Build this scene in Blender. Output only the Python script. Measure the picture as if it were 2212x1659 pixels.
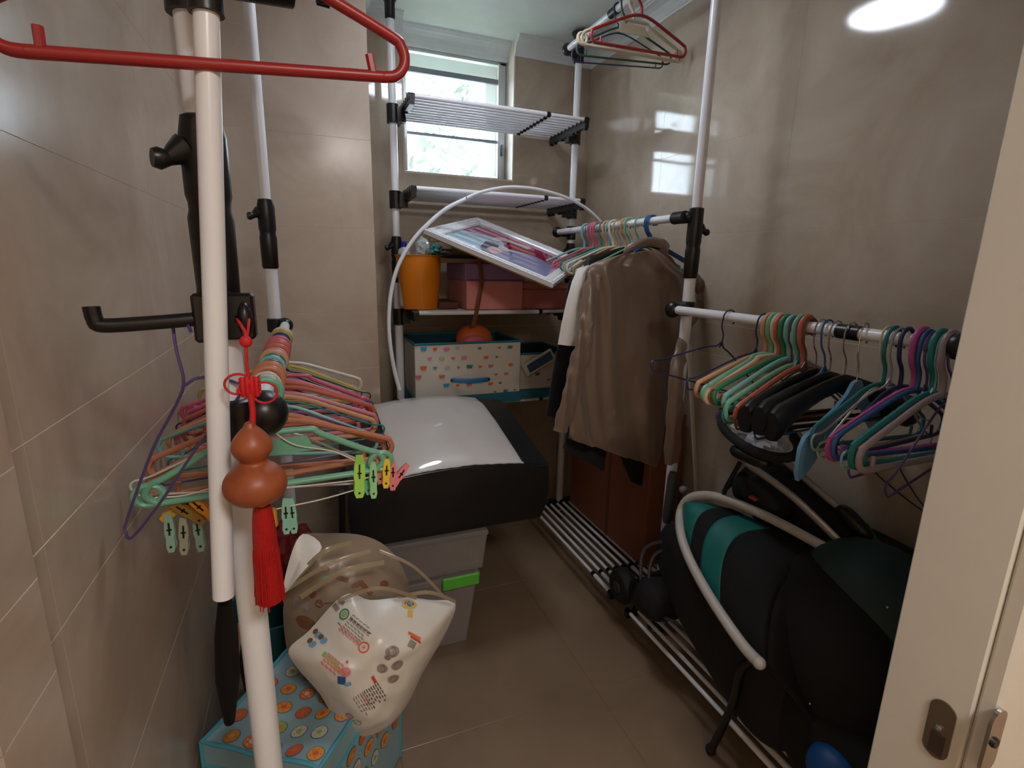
import bpy, math, random
from mathutils import Vector, Matrix, noise
random.seed(7)
PI = math.pi
for o in list(bpy.data.objects): bpy.data.objects.remove(o)
C = bpy.context.scene.collection
SC = bpy.context.scene

# ---------------------------------------------------------------- camera
H = 1.27
F = 1109.4
YAW, PITCH, ROLL = 0.37751509, 0.22518544, 0.02069549
_fw = Vector((math.sin(YAW)*math.cos(PITCH), math.cos(YAW)*math.cos(PITCH), -math.sin(PITCH)))
_r0 = Vector((math.cos(YAW), -math.sin(YAW), 0)); _u0 = _r0.cross(_fw)
_r = math.cos(ROLL)*_r0 + math.sin(ROLL)*_u0
_u = -math.sin(ROLL)*_r0 + math.cos(ROLL)*_u0
cam = bpy.data.objects.new('camera', bpy.data.cameras.new('camera')); C.objects.link(cam)
M = Matrix.Identity(4)
for i, v in enumerate((_r, _u, -_fw)):
    for j in range(3): M[j][i] = v[j]
M.translation = Vector((0, 0, H)); cam.matrix_world = M
cam.data.sensor_width = 36; cam.data.sensor_fit = 'HORIZONTAL'; cam.data.lens = F/2212*36
cam.data.clip_start = .02
SC.camera = cam

# ---------------------------------------------------------------- view, world, lights
SC.view_settings.view_transform = 'Standard'; SC.view_settings.look = 'None'
SC.view_settings.gamma = 1; SC.view_settings.use_curve_mapping = False
SC.view_settings.exposure = 1.0
W = bpy.data.worlds.new('world'); SC.world = W; W.use_nodes = True
nt = W.node_tree; bg = nt.nodes['Background']
sky = nt.nodes.new('ShaderNodeTexSky'); sky.sky_type = 'HOSEK_WILKIE'; sky.turbidity = 6; sky.ground_albedo = .4
sky.sun_direction = Vector((-.3, -.5, .8)).normalized()
mixw = nt.nodes.new('ShaderNodeMixRGB'); mixw.inputs[0].default_value = .75
mixw.inputs[2].default_value = (.74, .88, 1.0, 1)
nt.links.new(sky.outputs[0], mixw.inputs[1]); nt.links.new(mixw.outputs[0], bg.inputs[0])
bg.inputs[1].default_value = 11
sun = bpy.data.objects.new('sun', bpy.data.lights.new('sun', 'SUN')); C.objects.link(sun)
sun.data.energy = 2; sun.data.angle = .02; sun.data.color = (1, .95, .85)
sun.rotation_euler = (math.radians(38), math.radians(-12), 0); sun.location = (0, -3, 6)
hall = bpy.data.objects.new('hall_light', bpy.data.lights.new('hall_light', 'AREA')); C.objects.link(hall)
hall.data.shape = 'DISK'; hall.data.size = .45; hall.data.energy = 12; hall.data.color = (1, .94, .88)
hall.location = (.35, -.9, 2.2)
LAMP_EMIT = 14.0

# ---------------------------------------------------------------- helpers
def ray(px, py): return (px-1106)/F*_r - (py-829.5)/F*_u + _fw
def P(px, py, X=None, Y=None, Z=None):
    """point of the room seen at photo pixel (px,py) on the plane X=, Y= or Z="""
    d = ray(px, py)
    t = X/d.x if X is not None else (Y/d.y if Y is not None else (Z-H)/d.z)
    return Vector((0, 0, H)) + t*d

def srgb(r, g, b):
    f = lambda c: ((c/255)/12.92 if c <= 10 else (((c/255)+.055)/1.055)**2.4)
    return (f(r), f(g), f(b), 1)
MATS = {}
def mat(name, rgb, rough=.5, metal=0, spec=.5, noise_amt=0, nscale=8, bump=0, bscale=40, coat=0, sheen=0, trans=None, rgb2=None, stretch=None):
    if name in MATS: return MATS[name]
    m = bpy.data.materials.new(name); m.use_nodes = True; n = m.node_tree.nodes; l = m.node_tree.links
    b = n['Principled BSDF']; col = srgb(*rgb)
    b.inputs['Base Color'].default_value = col; b.inputs['Roughness'].default_value = rough
    b.inputs['Metallic'].default_value = metal; b.inputs['Specular IOR Level'].default_value = spec
    b.inputs['Coat Weight'].default_value = coat; b.inputs['Sheen Weight'].default_value = sheen
    tc = n.new('ShaderNodeTexCoord'); src = tc.outputs['Object']
    if stretch:
        mp = n.new('ShaderNodeMapping'); mp.inputs['Scale'].default_value = stretch
        l.new(src, mp.inputs[0]); src = mp.outputs[0]
    amt = noise_amt or .06
    nz = n.new('ShaderNodeTexNoise'); nz.inputs['Scale'].default_value = nscale; nz.inputs['Detail'].default_value = 5
    l.new(src, nz.inputs['Vector'])
    mx = n.new('ShaderNodeMixRGB'); c2 = srgb(*rgb2) if rgb2 else (col[0]*(1-amt), col[1]*(1-amt), col[2]*(1-amt), 1)
    rp = n.new('ShaderNodeValToRGB'); rp.color_ramp.elements[0].position = .35; rp.color_ramp.elements[1].position = .65
    l.new(nz.outputs[0], rp.inputs[0]); l.new(rp.outputs[0], mx.inputs[0])
    mx.inputs[1].default_value = col; mx.inputs[2].default_value = c2
    l.new(mx.outputs[0], b.inputs['Base Color'])
    if bump:
        n2 = n.new('ShaderNodeTexNoise'); n2.inputs['Scale'].default_value = bscale; l.new(src, n2.inputs['Vector'])
        bp = n.new('ShaderNodeBump'); bp.inputs['Strength'].default_value = bump; bp.inputs['Distance'].default_value = .004
        l.new(n2.outputs[0], bp.inputs['Height']); l.new(bp.outputs[0], b.inputs['Normal'])
    if trans is not None:
        out = n['Material Output']; tr = n.new('ShaderNodeBsdfTransparent'); ms = n.new('ShaderNodeMixShader')
        ms.inputs[0].default_value = trans; l.new(b.outputs[0], ms.inputs[1]); l.new(tr.outputs[0], ms.inputs[2]); l.new(ms.outputs[0], out.inputs[0])
    MATS[name] = m
    return m

class MB:
    """collects shapes; build() links them as ONE mesh object"""
    def __init__(s): s.v = []; s.f = []; s.mi = []; s.m = 0; s.T = None
    def add(s, vs, fs):
        k = len(s.v)
        s.v += [tuple(s.T @ Vector(p)) if s.T else tuple(p) for p in vs]
        for f in fs: s.f.append(tuple(i+k for i in f)); s.mi.append(s.m)
        return s
    def box(s, a, b, R=None, c=None):
        x0, y0, z0 = a; x1, y1, z1 = b
        vs = [Vector(p) for p in ((x0,y0,z0),(x1,y0,z0),(x1,y1,z0),(x0,y1,z0),(x0,y0,z1),(x1,y0,z1),(x1,y1,z1),(x0,y1,z1))]
        if R is not None:
            c = Vector(c) if c is not None else Vector(((x0+x1)/2,(y0+y1)/2,(z0+z1)/2)); vs = [c + R @ (p-c) for p in vs]
        return s.add(vs, [(0,3,2,1),(4,5,6,7),(0,1,5,4),(1,2,6,5),(2,3,7,6),(3,0,4,7)])
    def cbox(s, a, b, e=.002):
        """box with chamfered edges"""
        x0, y0, z0 = a; x1, y1, z1 = b; e = min(e, (x1-x0)/2.01, (y1-y0)/2.01, (z1-z0)/2.01)
        vs = []; 
        for (x, sx) in ((x0,1),(x1,-1)):
            for (y, sy) in ((y0,1),(y1,-1)):
                for (z, sz) in ((z0,1),(z1,-1)):
                    vs += [(x, y+sy*e, z+sz*e), (x+sx*e, y, z+sz*e), (x+sx*e, y+sy*e, z)]
        I = lambda i, j, k, a: (i*4+j*2+k)*3+a
        fs = [(I(0,0,0,0),I(0,0,1,0),I(0,1,1,0),I(0,1,0,0)), (I(1,0,0,0),I(1,1,0,0),I(1,1,1,0),I(1,0,1,0)),
              (I(0,0,0,1),I(1,0,0,1),I(1,0,1,1),I(0,0,1,1)), (I(0,1,0,1),I(0,1,1,1),I(1,1,1,1),I(1,1,0,1)),
              (I(0,0,0,2),I(0,1,0,2),I(1,1,0,2),I(1,0,0,2)), (I(0,0,1,2),I(1,0,1,2),I(1,1,1,2),I(0,1,1,2))]
        for j in (0,1):
            for k in (0,1): fs.append((I(0,j,k,1),I(1,j,k,1),I(1,j,k,2),I(0,j,k,2)))
        for i in (0,1):
            for k in (0,1): fs.append((I(i,0,k,0),I(i,1,k,0),I(i,1,k,2),I(i,0,k,2)))
        for i in (0,1):
            for j in (0,1): fs.append((I(i,j,0,0),I(i,j,1,0),I(i,j,1,1),I(i,j,0,1)))
        for i in (0,1):
            for j in (0,1):
                for k in (0,1): fs.append((I(i,j,k,0),I(i,j,k,1),I(i,j,k,2)))
        return s.add(vs, fs)
    def tube(s, pts, r, n=8, closed=False, flat=None, cap=True, rs=None):
        pts = [Vector(p) for p in pts]; N = len(pts)
        if N < 2: return s
        tg = []
        for i in range(N):
            a = pts[(i-1) % N] if (closed or i) else pts[i]; b = pts[(i+1) % N] if (closed or i < N-1) else pts[i]
            d = (b-a); tg.append(d.normalized() if d.length > 1e-9 else Vector((0,0,1)))
        up = Vector((0,0,1)) if abs(tg[0].z) < .9 else Vector((0,1,0))
        if flat is not None: up = Vector(flat[1])
        nn = (up - up.dot(tg[0])*tg[0]).normalized()
        vs = []
        for i in range(N):
            nn = (nn - nn.dot(tg[i])*tg[i]);
            nn = nn.normalized() if nn.length > 1e-6 else tg[i].orthogonal().normalized()
            if flat is not None:
                q = Vector(flat[1]); q = q - q.dot(tg[i])*tg[i]
                if q.length > 1e-4: nn = q.normalized()
            bb = tg[i].cross(nn); rr = rs[i] if rs else r
            for k in range(n):
                a = 2*PI*(k+.5)/n; ka = rr*(flat[0] if flat is not None else 1)
                vs.append(pts[i] + nn*math.cos(a)*ka + bb*math.sin(a)*rr)
        fs = []
        for i in range(N if closed else N-1):
            j = (i+1) % N
            for k in range(n):
                k2 = (k+1) % n; fs.append((i*n+k, i*n+k2, j*n+k2, j*n+k))
        if cap and not closed: fs += [tuple(range(n-1, -1, -1)), tuple((N-1)*n+k for k in range(n))]
        return s.add(vs, fs)
    def lathe(s, prof, n=24, c=(0,0,0), axis='z', R=None):
        vs = []; c = Vector(c)
        for r, z in prof:
            for k in range(n):
                a = 2*PI*k/n
                p = Vector((r*math.cos(a), r*math.sin(a), z)) if axis == 'z' else (Vector((z, r*math.cos(a), r*math.sin(a))) if axis == 'x' else Vector((r*math.sin(a), z, r*math.cos(a))))
                if R is not None: p = R @ p
                vs.append(c+p)
        fs = []
        for i in range(len(prof)-1):
            for k in range(n):
                k2 = (k+1) % n; fs.append((i*n+k, i*n+k2, (i+1)*n+k2, (i+1)*n+k))
        if prof[0][0] > 1e-6: fs.append(tuple(range(n-1, -1, -1)))
        if prof[-1][0] > 1e-6: fs.append(tuple((len(prof)-1)*n+k for k in range(n)))
        return s.add(vs, fs)
    def ell(s, c, r, R=None, n=20, m=12, p=1.0):
        vs = []; c = Vector(c); sg = lambda t: math.copysign(abs(t)**p, t)
        for i in range(m+1):
            ph = -PI/2 + PI*i/m
            for k in range(n):
                a = 2*PI*k/n
                q = Vector((r[0]*sg(math.cos(ph))*sg(math.cos(a)), r[1]*sg(math.cos(ph))*sg(math.sin(a)), r[2]*sg(math.sin(ph))))
                if R is not None: q = R @ q
                vs.append(c+q)
        fs = [(i*n+k, i*n+(k+1) % n, (i+1)*n+(k+1) % n, (i+1)*n+k) for i in range(m) for k in range(n)]
        return s.add(vs, fs)
    def grid(s, rows, closed=False):
        n = len(rows[0]); vs = [p for r in rows for p in r]; fs = []
        for i in range(len(rows)-1):
            for k in range(n if closed else n-1):
                k2 = (k+1) % n; fs.append((i*n+k, i*n+k2, (i+1)*n+k2, (i+1)*n+k))
        return s.add(vs, fs)
    def prism(s, poly, h, O, U, V):
        """extrude 2D poly along U x V by h"""
        O, U, V = Vector(O), Vector(U), Vector(V); Nn = U.cross(V).normalized(); n = len(poly)
        a = [O+U*x+V*y for x, y in poly]; b = [p+Nn*h for p in a]
        return s.add(a+b, [tuple(range(n-1, -1, -1)), tuple(range(n, 2*n))]+[(i, (i+1) % n, n+(i+1) % n, n+i) for i in range(n)])
    def build(s, name, mats, parent=None, smooth=None, solid=0, bevel=0, sub=0):
        me = bpy.data.meshes.new(name); me.from_pydata(s.v, [], s.f)
        for m in (mats if isinstance(mats, (list, tuple)) else [mats]): me.materials.append(m)
        if any(s.mi): me.polygons.foreach_set('material_index', s.mi)
        me.validate(); me.update()
        if smooth is not None:
            me.polygons.foreach_set('use_smooth', [True]*len(me.polygons))
            try: me.set_sharp_from_angle(angle=math.radians(smooth))
            except Exception: pass
        o = bpy.data.objects.new(name, me); C.objects.link(o)
        if solid:
            md = o.modifiers.new('s', 'SOLIDIFY'); md.thickness = solid; md.offset = 0
        if sub:
            md = o.modifiers.new('u', 'SUBSURF'); md.levels = md.render_levels = sub
        if bevel:
            md = o.modifiers.new('b', 'BEVEL'); md.width = bevel; md.segments = 2; md.limit_method = 'ANGLE'
        if parent is not None: o.parent = parent
        return o
def tag(o, label=None, cat=None, group=None, kind=None):
    if label: o['label'] = label
    if cat: o['category'] = cat
    if group: o['group'] = group
    if kind: o['kind'] = kind
    return o
def empty(name, loc, label, cat, group=None):
    """an Empty at a thing's base; parts are built in world coordinates and kept there"""
    o = bpy.data.objects.new(name, None); C.objects.link(o); o.location = loc; o.empty_display_size = .05
    return tag(o, label, cat, group)
def adopt(root):
    """turn the world-space children of an Empty into local ones"""
    inv = Matrix.Translation(root.location).inverted()
    for ch in root.children: ch.matrix_parent_inverse = inv
def smooth_path(pts, k=5, closed=False):
    pts = [Vector(p) for p in pts]; n = len(pts); out = []
    for i in range(n if closed else n-1):
        p0 = pts[(i-1) % n] if (closed or i > 0) else pts[i]; p1 = pts[i]; p2 = pts[(i+1) % n]
        p3 = pts[(i+2) % n] if (closed or i+2 < n) else p2
        for j in range(k):
            t = j/k
            out.append(.5*((2*p1)+(-p0+p2)*t+(2*p0-5*p1+4*p2-p3)*t*t+(-p0+3*p1-3*p2+p3)*t**3))
    if not closed: out.append(pts[-1])
    return out

# ---------------------------------------------------------------- materials
def tile_mat(name, c1, c2, rough, seed=0):
    m = bpy.data.materials.new(name); m.use_nodes = True; n = m.node_tree.nodes; l = m.node_tree.links
    b = n['Principled BSDF']; g = n.new('ShaderNodeNewGeometry')
    n1 = n.new('ShaderNodeTexNoise'); n1.inputs['Scale'].default_value = 3.2; n1.inputs['Detail'].default_value = 8; n1.inputs['Roughness'].default_value = .62
    n1.inputs['Distortion'].default_value = .6
    l.new(g.outputs['Position'], n1.inputs['Vector'])
    r = n.new('ShaderNodeValToRGB'); r.color_ramp.elements[0].position = .3; r.color_ramp.elements[1].position = .72
    r.color_ramp.elements[0].color = srgb(*c1); r.color_ramp.elements[1].color = srgb(*c2)
    l.new(n1.outputs[0], r.inputs[0]); l.new(r.outputs[0], b.inputs['Base Color'])
    b.inputs['Roughness'].default_value = rough; b.inputs['Specular IOR Level'].default_value = .55
    n2 = n.new('ShaderNodeTexNoise'); n2.inputs['Scale'].default_value = 5; l.new(g.outputs['Position'], n2.inputs['Vector'])
    bp = n.new('ShaderNodeBump'); bp.inputs['Strength'].default_value = .06; bp.inputs['Distance'].default_value = .01
    l.new(n2.outputs[0], bp.inputs['Height']); l.new(bp.outputs[0], b.inputs['Normal'])
    MATS[name] = m; return m
wall_m = tile_mat('wall_tile_glaze', (172, 154, 134), (200, 186, 168), .07)
wall_l = tile_mat('wall_tile_satin', (174, 154, 136), (200, 184, 168), .20)
floor_m = tile_mat('floor_tile_glaze', (122, 102, 82), (142, 120, 98), .28)
grout_m = mat('grout', (226, 212, 192), .8)
fgrout_m = mat('floor_grout', (120, 100, 82), .85)
ceil_m = mat('ceiling_paint', (226, 232, 232), .7, bump=.05)
white_m = mat('white_tube_enamel', (232, 233, 238), .28, noise_amt=.02)
black_m = mat('black_plastic', (16, 16, 17), .35, bump=.1)
frame_w = mat('white_gloss_paint', (226, 222, 212), .3, noise_amt=.03)
alu_m = mat('window_aluminium', (208, 214, 216), .35, metal=.4)
chrome_m = mat('chrome', (200, 200, 200), .18, metal=1)
glass_m = mat('louvre_glass', (235, 245, 245), .05, trans=.86)
rubber = mat('rubber', (22, 22, 22), .8)
def lampmat(name, rgb, e):
    m = bpy.data.materials.new(name); m.use_nodes = True; b = m.node_tree.nodes['Principled BSDF']
    b.inputs['Base Color'].default_value = srgb(*rgb); b.inputs['Emission Color'].default_value = srgb(*rgb); b.inputs['Emission Strength'].default_value = e
    return m

# ---------------------------------------------------------------- room shell
XL, XR, YB, YP, XP = -.27, 1.324, 2.40, 2.0, .24        # left wall, right wall, back wall, column face, column edge
CZ, CB = 2.26, 2.19                                      # ceiling, underside of the cove
WX0, WX1, WZ0, YW = .43, .93, 1.666, 2.50                # window recess
T = .008
ROWS = [0, .28, .58, .88, .98, 1.09, 1.39, 1.69, 1.99, 2.25]
def struct(name, mb, m, parent=None, **k):
    o = mb.build(name, m, parent, **k); o['kind'] = 'structure'; return o
def tiles(parent, origin, U, N, u0, u1, us, rows=ROWS, holes=(), m=wall_m):
    """rectangular tiles with open joints on a wall plane: origin + U*u + z; N points into the room"""
    O, U, N = Vector(origin), Vector(U), Vector(N); cells = []
    us = [u0]+[x for x in us if u0+.01 < x < u1-.01]+[u1]
    for i in range(len(us)-1):
        for j in range(len(rows)-1):
            rc = [(us[i], us[i+1], rows[j], rows[j+1])]
            for (a0, a1, b0, b1) in holes:
                nr = []
                for (p0, p1, q0, q1) in rc:
                    if p1 <= a0 or p0 >= a1 or q1 <= b0 or q0 >= b1: nr.append((p0, p1, q0, q1)); continue
                    if p0 < a0: nr.append((p0, a0, q0, q1))
                    if p1 > a1: nr.append((a1, p1, q0, q1))
                    if q0 < b0: nr.append((max(p0, a0), min(p1, a1), q0, b0))
                rc = nr
            cells += rc
    for (p0, p1, q0, q1) in cells:
        g = .0003; e = .0002; gl = .0007 if q0 < 1.1 else g; gh = .0007 if q1 < 1.1 else g
        mb = MB()
        a = [O+U*x+Vector((0, 0, z)) for x, z in ((p0+g, q0+gl), (p1-g, q0+gl), (p1-g, q1-gh), (p0+g, q1-gh))]
        mb_b = [p-N*T for p in a]
        f = [O+U*x+Vector((0, 0, z))+N*e for x, z in ((p0+g+e, q0+gl+e), (p1-g-e, q0+gl+e), (p1-g-e, q1-gh-e), (p0+g+e, q1-gh-e))]
        vs = mb_b+a+f
        fs = [(0,1,5,4),(1,2,6,5),(2,3,7,6),(3,0,4,7),(4,5,9,8),(5,6,10,9),(6,7,11,10),(7,4,8,11),(8,9,10,11),(3,2,1,0)]
        if U.cross(Vector((0,0,1))).dot(N) < 0: fs = [tuple(reversed(t)) for t in fs]
        mb.add(vs, fs); mb.build('tile', m, parent)
G = T-.0012     # wall base sits behind the tile faces, grout 1.2 mm under the glaze
wl = struct('wall_left', MB().box((XL-.12, .5, 0), (XL-.0003, YP+.02, 2.3)), grout_m)
tiles(wl, (XL, 0, 0), (0, 1, 0), (1, 0, 0), .554, YP, [.62, 1.22, 1.82], m=wall_l)
wn = struct('wall_left_near', MB().box((XL-.12, .46, 0), (-.2503, .5538, 2.3)), grout_m)
tiles(wn, (-.25, 0, 0), (0, 1, 0), (1, 0, 0), .455, .553, [], m=wall_l)
tiles(wn, (XL, .554, 0), (1, 0, 0), (0, 1, 0), .0, .0195, [])
wc = struct('wall_column', MB().box((XL-.12, YP+.0003, 0), (XP-.0003, YB+.3, 2.3)), grout_m)
tiles(wc, (0, YP, 0), (1, 0, 0), (0, -1, 0), XL, XP, [], m=wall_l)
tiles(wc, (XP, 0, 0), (0, 1, 0), (1, 0, 0), YP, YB, [2.2])
wb = struct('wall_back', MB().box((XP, YB+.0003, 0), (XR+.1, YB+.3, WZ0)).box((XP, YB+.0003, WZ0), (WX0-.0012, YB+.3, 2.3)).box((WX1+.0012, YB+.0003, WZ0), (XR+.1, YB+.3, 2.3)), grout_m)
tiles(wb, (0, YB, 0), (1, 0, 0), (0, -1, 0), XP, XR, [.62, 1.22], holes=[(WX0, WX1, WZ0, 3)])
wr = struct('wall_right', MB().box((XR+.0003, .28, 0), (XR+.12, YB+.3, 2.3)), grout_m)
tiles(wr, (XR, 0, 0), (0, 1, 0), (-1, 0, 0), .45, YB, [.6, 1.2, 1.8])
# reveals of the window recess, smooth and pale on the edge
struct('trim_2', MB().box((WX1, YB-.001, WZ0), (WX1+.006, YW+.05, CB+.06)).box((WX0-.006, YB-.001, WZ0), (WX0, YW+.05, CB+.06)).box((WX0-.006, YB-.001, WZ0-.006), (WX1+.006, YW+.05, WZ0)), mat('reveal_paint', (214, 202, 188), .4))
# floor
fl = struct('floor', MB().box((-.5, -2.2, -.08), (1.6, 2.6, -.0015)), fgrout_m)
jf = P(1287, 1490, Z=0)
xs = [jf.x-1.2, jf.x-.6, jf.x, jf.x+.6]; ys = [jf.y-3.0, jf.y-2.4, jf.y-1.8, jf.y-1.2, jf.y-.6, jf.y, jf.y+.6, jf.y+1.2]
for i in range(3):
    for j in range(7):
        a = (max(xs[i], -.38)+.001, max(ys[j], -2.1)+.001, -.008); b = (min(xs[i+1], 1.4)-.001, min(ys[j+1], 2.42)-.001, 0)
        if b[0]-a[0] > .02 and b[1]-a[1] > .02: MB().cbox(a, b, .0008).build('tile', floor_m, fl)
struct('ceiling', MB().box((-.5, -2.2, CZ), (1.6, 2.8, CZ+.08)), ceil_m)
# cove moulding: profile (distance from wall, height)
prof = [(0, CB), (.004, CB), (.006, CB+.006), (.010, CB+.010), (.014, CB+.024), (.024, CB+.040), (.038, CB+.050), (.050, CB+.055), (.052, CB+.060), (.058, CB+.0605), (.060, CZ), (0, CZ)]
def cove(name, p0, p1, inward, e0=0, e1=0):
    p0, p1, n = Vector(p0), Vector(p1), Vector(inward); d = (p1-p0).normalized()
    rows = []
    for q, e in ((p0, e0), (p1, e1)):
        rows.append([q+n*t+Vector((0, 0, z))+d*(e*t) for t, z in prof])
    mb = MB(); mb.grid(rows, True); k = len(prof); mb.f += [tuple(range(k)), tuple(range(2*k-1, k-1, -1))]; mb.mi += [0, 0]
    return struct(name, mb, ceil_m)
cove('trim_1', (XR, .45, 0), (XR, YB, 0), (-1, 0, 0), 0, -1)
cove('trim_3', (WX1, YB, 0), (XR, YB, 0), (0, -1, 0), 0, -1)
cove('trim_4', (XP, YB, 0), (WX0, YB, 0), (0, -1, 0), 0, 0)
cove('trim_5', (WX0, YW-.01, 0), (WX1, YW-.01, 0), (0, -1, 0))
cove('trim_6', (XL, .5, 0), (XL, YP, 0), (1, 0, 0), 0, -1)
cove('trim_7', (XL, YP, 0), (XP, YP, 0), (0, -1, 0), 1, 0)
cove('trim_9', (XP, YP, 0), (XP, YB, 0), (1, 0, 0), 0, -1)
# doorway in front: jamb, architrave, and the hall shell behind the camera
YJ0, YJ1, XJ = .284, .383, .74
struct('wall_front', MB().box((XJ+.10, .30, 0), (XR+.12, .42, 2.3)).box((-.40, .30, 2.08), (XJ+.12, .42, 2.3)), wall_m)
dj = struct('door_1', MB().cbox((XJ, YJ0, 0), (XJ+.11, YJ1, 2.08), .002), frame_w)
struct('trim_8', MB().cbox((XJ+.004, YJ0-.022, 0), (XJ+.125, YJ0-.0005, 2.14), .004), frame_w)
struct('trim_10', MB().cbox((-.40, .33, 0), (-.252, .455, 2.08), .004), frame_w)
struct('wall_hall', MB().box((-.52, -2.2, 0), (-.45, .33, 2.3)).box((1.5, -2.2, 0), (1.6, .3, 2.3)).box((-.52, -2.3, 0), (1.6, -2.2, 2.3)).box((XJ+.1255, .24, 0), (1.6, .30, 2.3)).box((-.52, .33, 0), (-.40, .45, 2.3)), mat('hall_paint', (228, 205, 178), .7))
def oval_plate(name, O, U, V, w, h, m, t=.002, hole=None):
    N = 24; pts = []
    for k in range(N):
        a = 2*PI*k/N; c, s_ = math.cos(a), math.sin(a)
        pts.append((w/2*c, (h/2-w/2)*(1 if s_ > 0 else -1)+w/2*s_))
    mb = MB().prism(pts, t, O, U, V)
    return mb
pl = P(2030, 1575, X=XJ)
ml = mat('steel_plate', (150, 138, 124), .3, metal=.9)
o = oval_plate('', (XJ-.0005, pl.y, pl.z), (0, -1, 0), (0, 0, 1), .030, .085, ml).build('strike_plate', ml, dj)
o = MB().lathe([(0, 0), (.0035, 0), (.004, -.002), (0, -.0035)], 12, (XJ-.0025, pl.y, pl.z+.004), 'x').build('screw', chrome_m, dj)
o = MB().prism([(-.008, -.018), (.008, -.018), (.008, .012), (-.008, .012)], .001, (XJ-.0028, pl.y-.001, pl.z-.018), (0, -1, 0), (0, 0, 1)).build('latch_hole', mat('dark_hole', (60, 48, 40), .6), dj)
p2 = P(2142, 1600, Y=YJ0-.024)
mb = oval_plate('', (p2.x, YJ0-.0225, p2.z), (1, 0, 0), (0, 0, 1), .030, .090, chrome_m, .004)
mb.m = 1; mb.lathe([(0, -.006), (.006, -.006), (.007, -.003), (0, -.002)], 14, (p2.x, YJ0-.0235, p2.z), 'y')
cp = mb.build('lock_plate', [chrome_m, black_m], bpy.data.objects['trim_8'])

# window
wf = MB()
fx0, fx1, fz0, fz1 = WX0+.004, WX1-.03, WZ0+.012, CB-.005
for a, b in (((WX0+.001, YW, WZ0+.001), (fx0+.018, YW+.03, CB)), ((fx1-.004, YW, WZ0+.001), (WX1-.001, YW+.03, CB)), ((WX0+.001, YW, WZ0+.001), (WX1-.001, YW+.03, WZ0+.02)), ((WX0+.001, YW, CB-.012), (WX1-.001, YW+.03, CB+.06))):
    wf.cbox(a, b, .002)
win = struct('window_1', wf, alu_m)
for x in (fx0+.018, fx1-.006):
    MB().cbox((x-.006, YW-.012, WZ0+.02), (x+.006, YW, CB-.012), .001).build('louvre_channel', alu_m, win)
zs = [WZ0+.025, 1.846, 2.002, 2.105, CB-.014]
for i in range(4):
    z0, z1 = zs[i], zs[i+1]
    th = .012
    MB().add([(fx0+.02, YW+.004, z0+.004), (fx1-.006, YW+.004, z0+.004), (fx1-.006, YW+.004+th, z1-.003), (fx0+.02, YW+.004+th, z1-.003),
              (fx0+.02, YW+.009, z0+.004), (fx1-.006, YW+.009, z0+.004), (fx1-.006, YW+.009+th, z1-.003), (fx0+.02, YW+.009+th, z1-.003)],
             [(0,1,2,3),(7,6,5,4),(0,4,5,1),(1,5,6,2),(2,6,7,3),(3,7,4,0)]).build('pane', glass_m, win)
for i in range(1, 4):
    MB().cbox((fx0+.016, YW-.006, zs[i]-(.011 if i == 3 else .006)), (fx1-.002, YW+.012, zs[i]+(.011 if i == 3 else .006)), .002).build('louvre_rail', mat('louvre_grey', (132, 136, 146), .4), win)
MB().cbox((WX1-.022, YW-.02, WZ0+.12), (WX1-.014, YW-.002, WZ0+.17), .002).build('window_lever', mat('lever_grey', (150, 155, 158), .4), win)
# outer grille-frame seen through the glass
mb = MB()
ox0, ox1, oz0, oz1, oy = WX0+.05, WX1-.055, WZ0+.05, CB-.045, YW+.14
for a, b in (((WX0, oy, WZ0), (ox0, oy+.03, 2.3)), ((ox1, oy, WZ0), (WX1, oy+.03, 2.3)), ((ox0, oy, WZ0), (ox1, oy+.03, WZ0+.035)), ((ox0, oy, oz1), (ox1, oy+.03, 2.3))): mb.box(a, b)
struct('trim_11', mb, mat('outer_frame_paint', (235, 238, 236), .5))
# garden beyond the window: foliage and pale trunks
lm = mat('garden_leaf', (70, 82, 64), .6, noise_amt=.5, nscale=3); 
mb = MB()
for i in range(4200):
    x, y, z = random.uniform(-.6, 3.0), random.uniform(4.1, 5.0), random.uniform(.9, 3.9)
    if noise.noise(Vector((x*2.1, y, z*2.1))) < -.12: continue
    a, b = random.uniform(0, PI), random.uniform(0, PI); s_ = random.uniform(.03, .06)
    u = Vector((math.cos(a), math.sin(a)*.5, math.sin(b)))*s_; v = u.orthogonal().normalized()*s_*.45; c = Vector((x, y, z))
    mb.add([c-u, c+v, c+u, c-v], [(0, 1, 2, 3)])
tag(mb.build('foliage', lm), 'pale green garden foliage seen through the louvre window', 'foliage', kind='stuff')
tm = mat('pale_bark', (150, 148, 142), .8, bump=.3)
trk = [('slanting pale tree trunk outside, left half of the window', (.55, 3.7, 0), (.75, 3.9, 3.4)), ('slanting pale tree trunk outside, right half of the window', (1.45, 3.8, 0), (1.2, 3.9, 3.4))]
for lb, a, b in trk:
    a, b = Vector(a), Vector(b)
    tag(MB().tube([a.lerp(b, t/6)+Vector((.02*math.sin(t), 0, 0)) for t in range(7)], .05, 10, rs=[.06-.003*t for t in range(7)]).build('tree_trunk', tm, smooth=60), lb, 'tree')
struct('ground', MB().box((-6, 2.9, -1.2), (8, 12, -1.1)), mat('lawn', (110, 125, 80), .9, noise_amt=.4))

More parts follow.
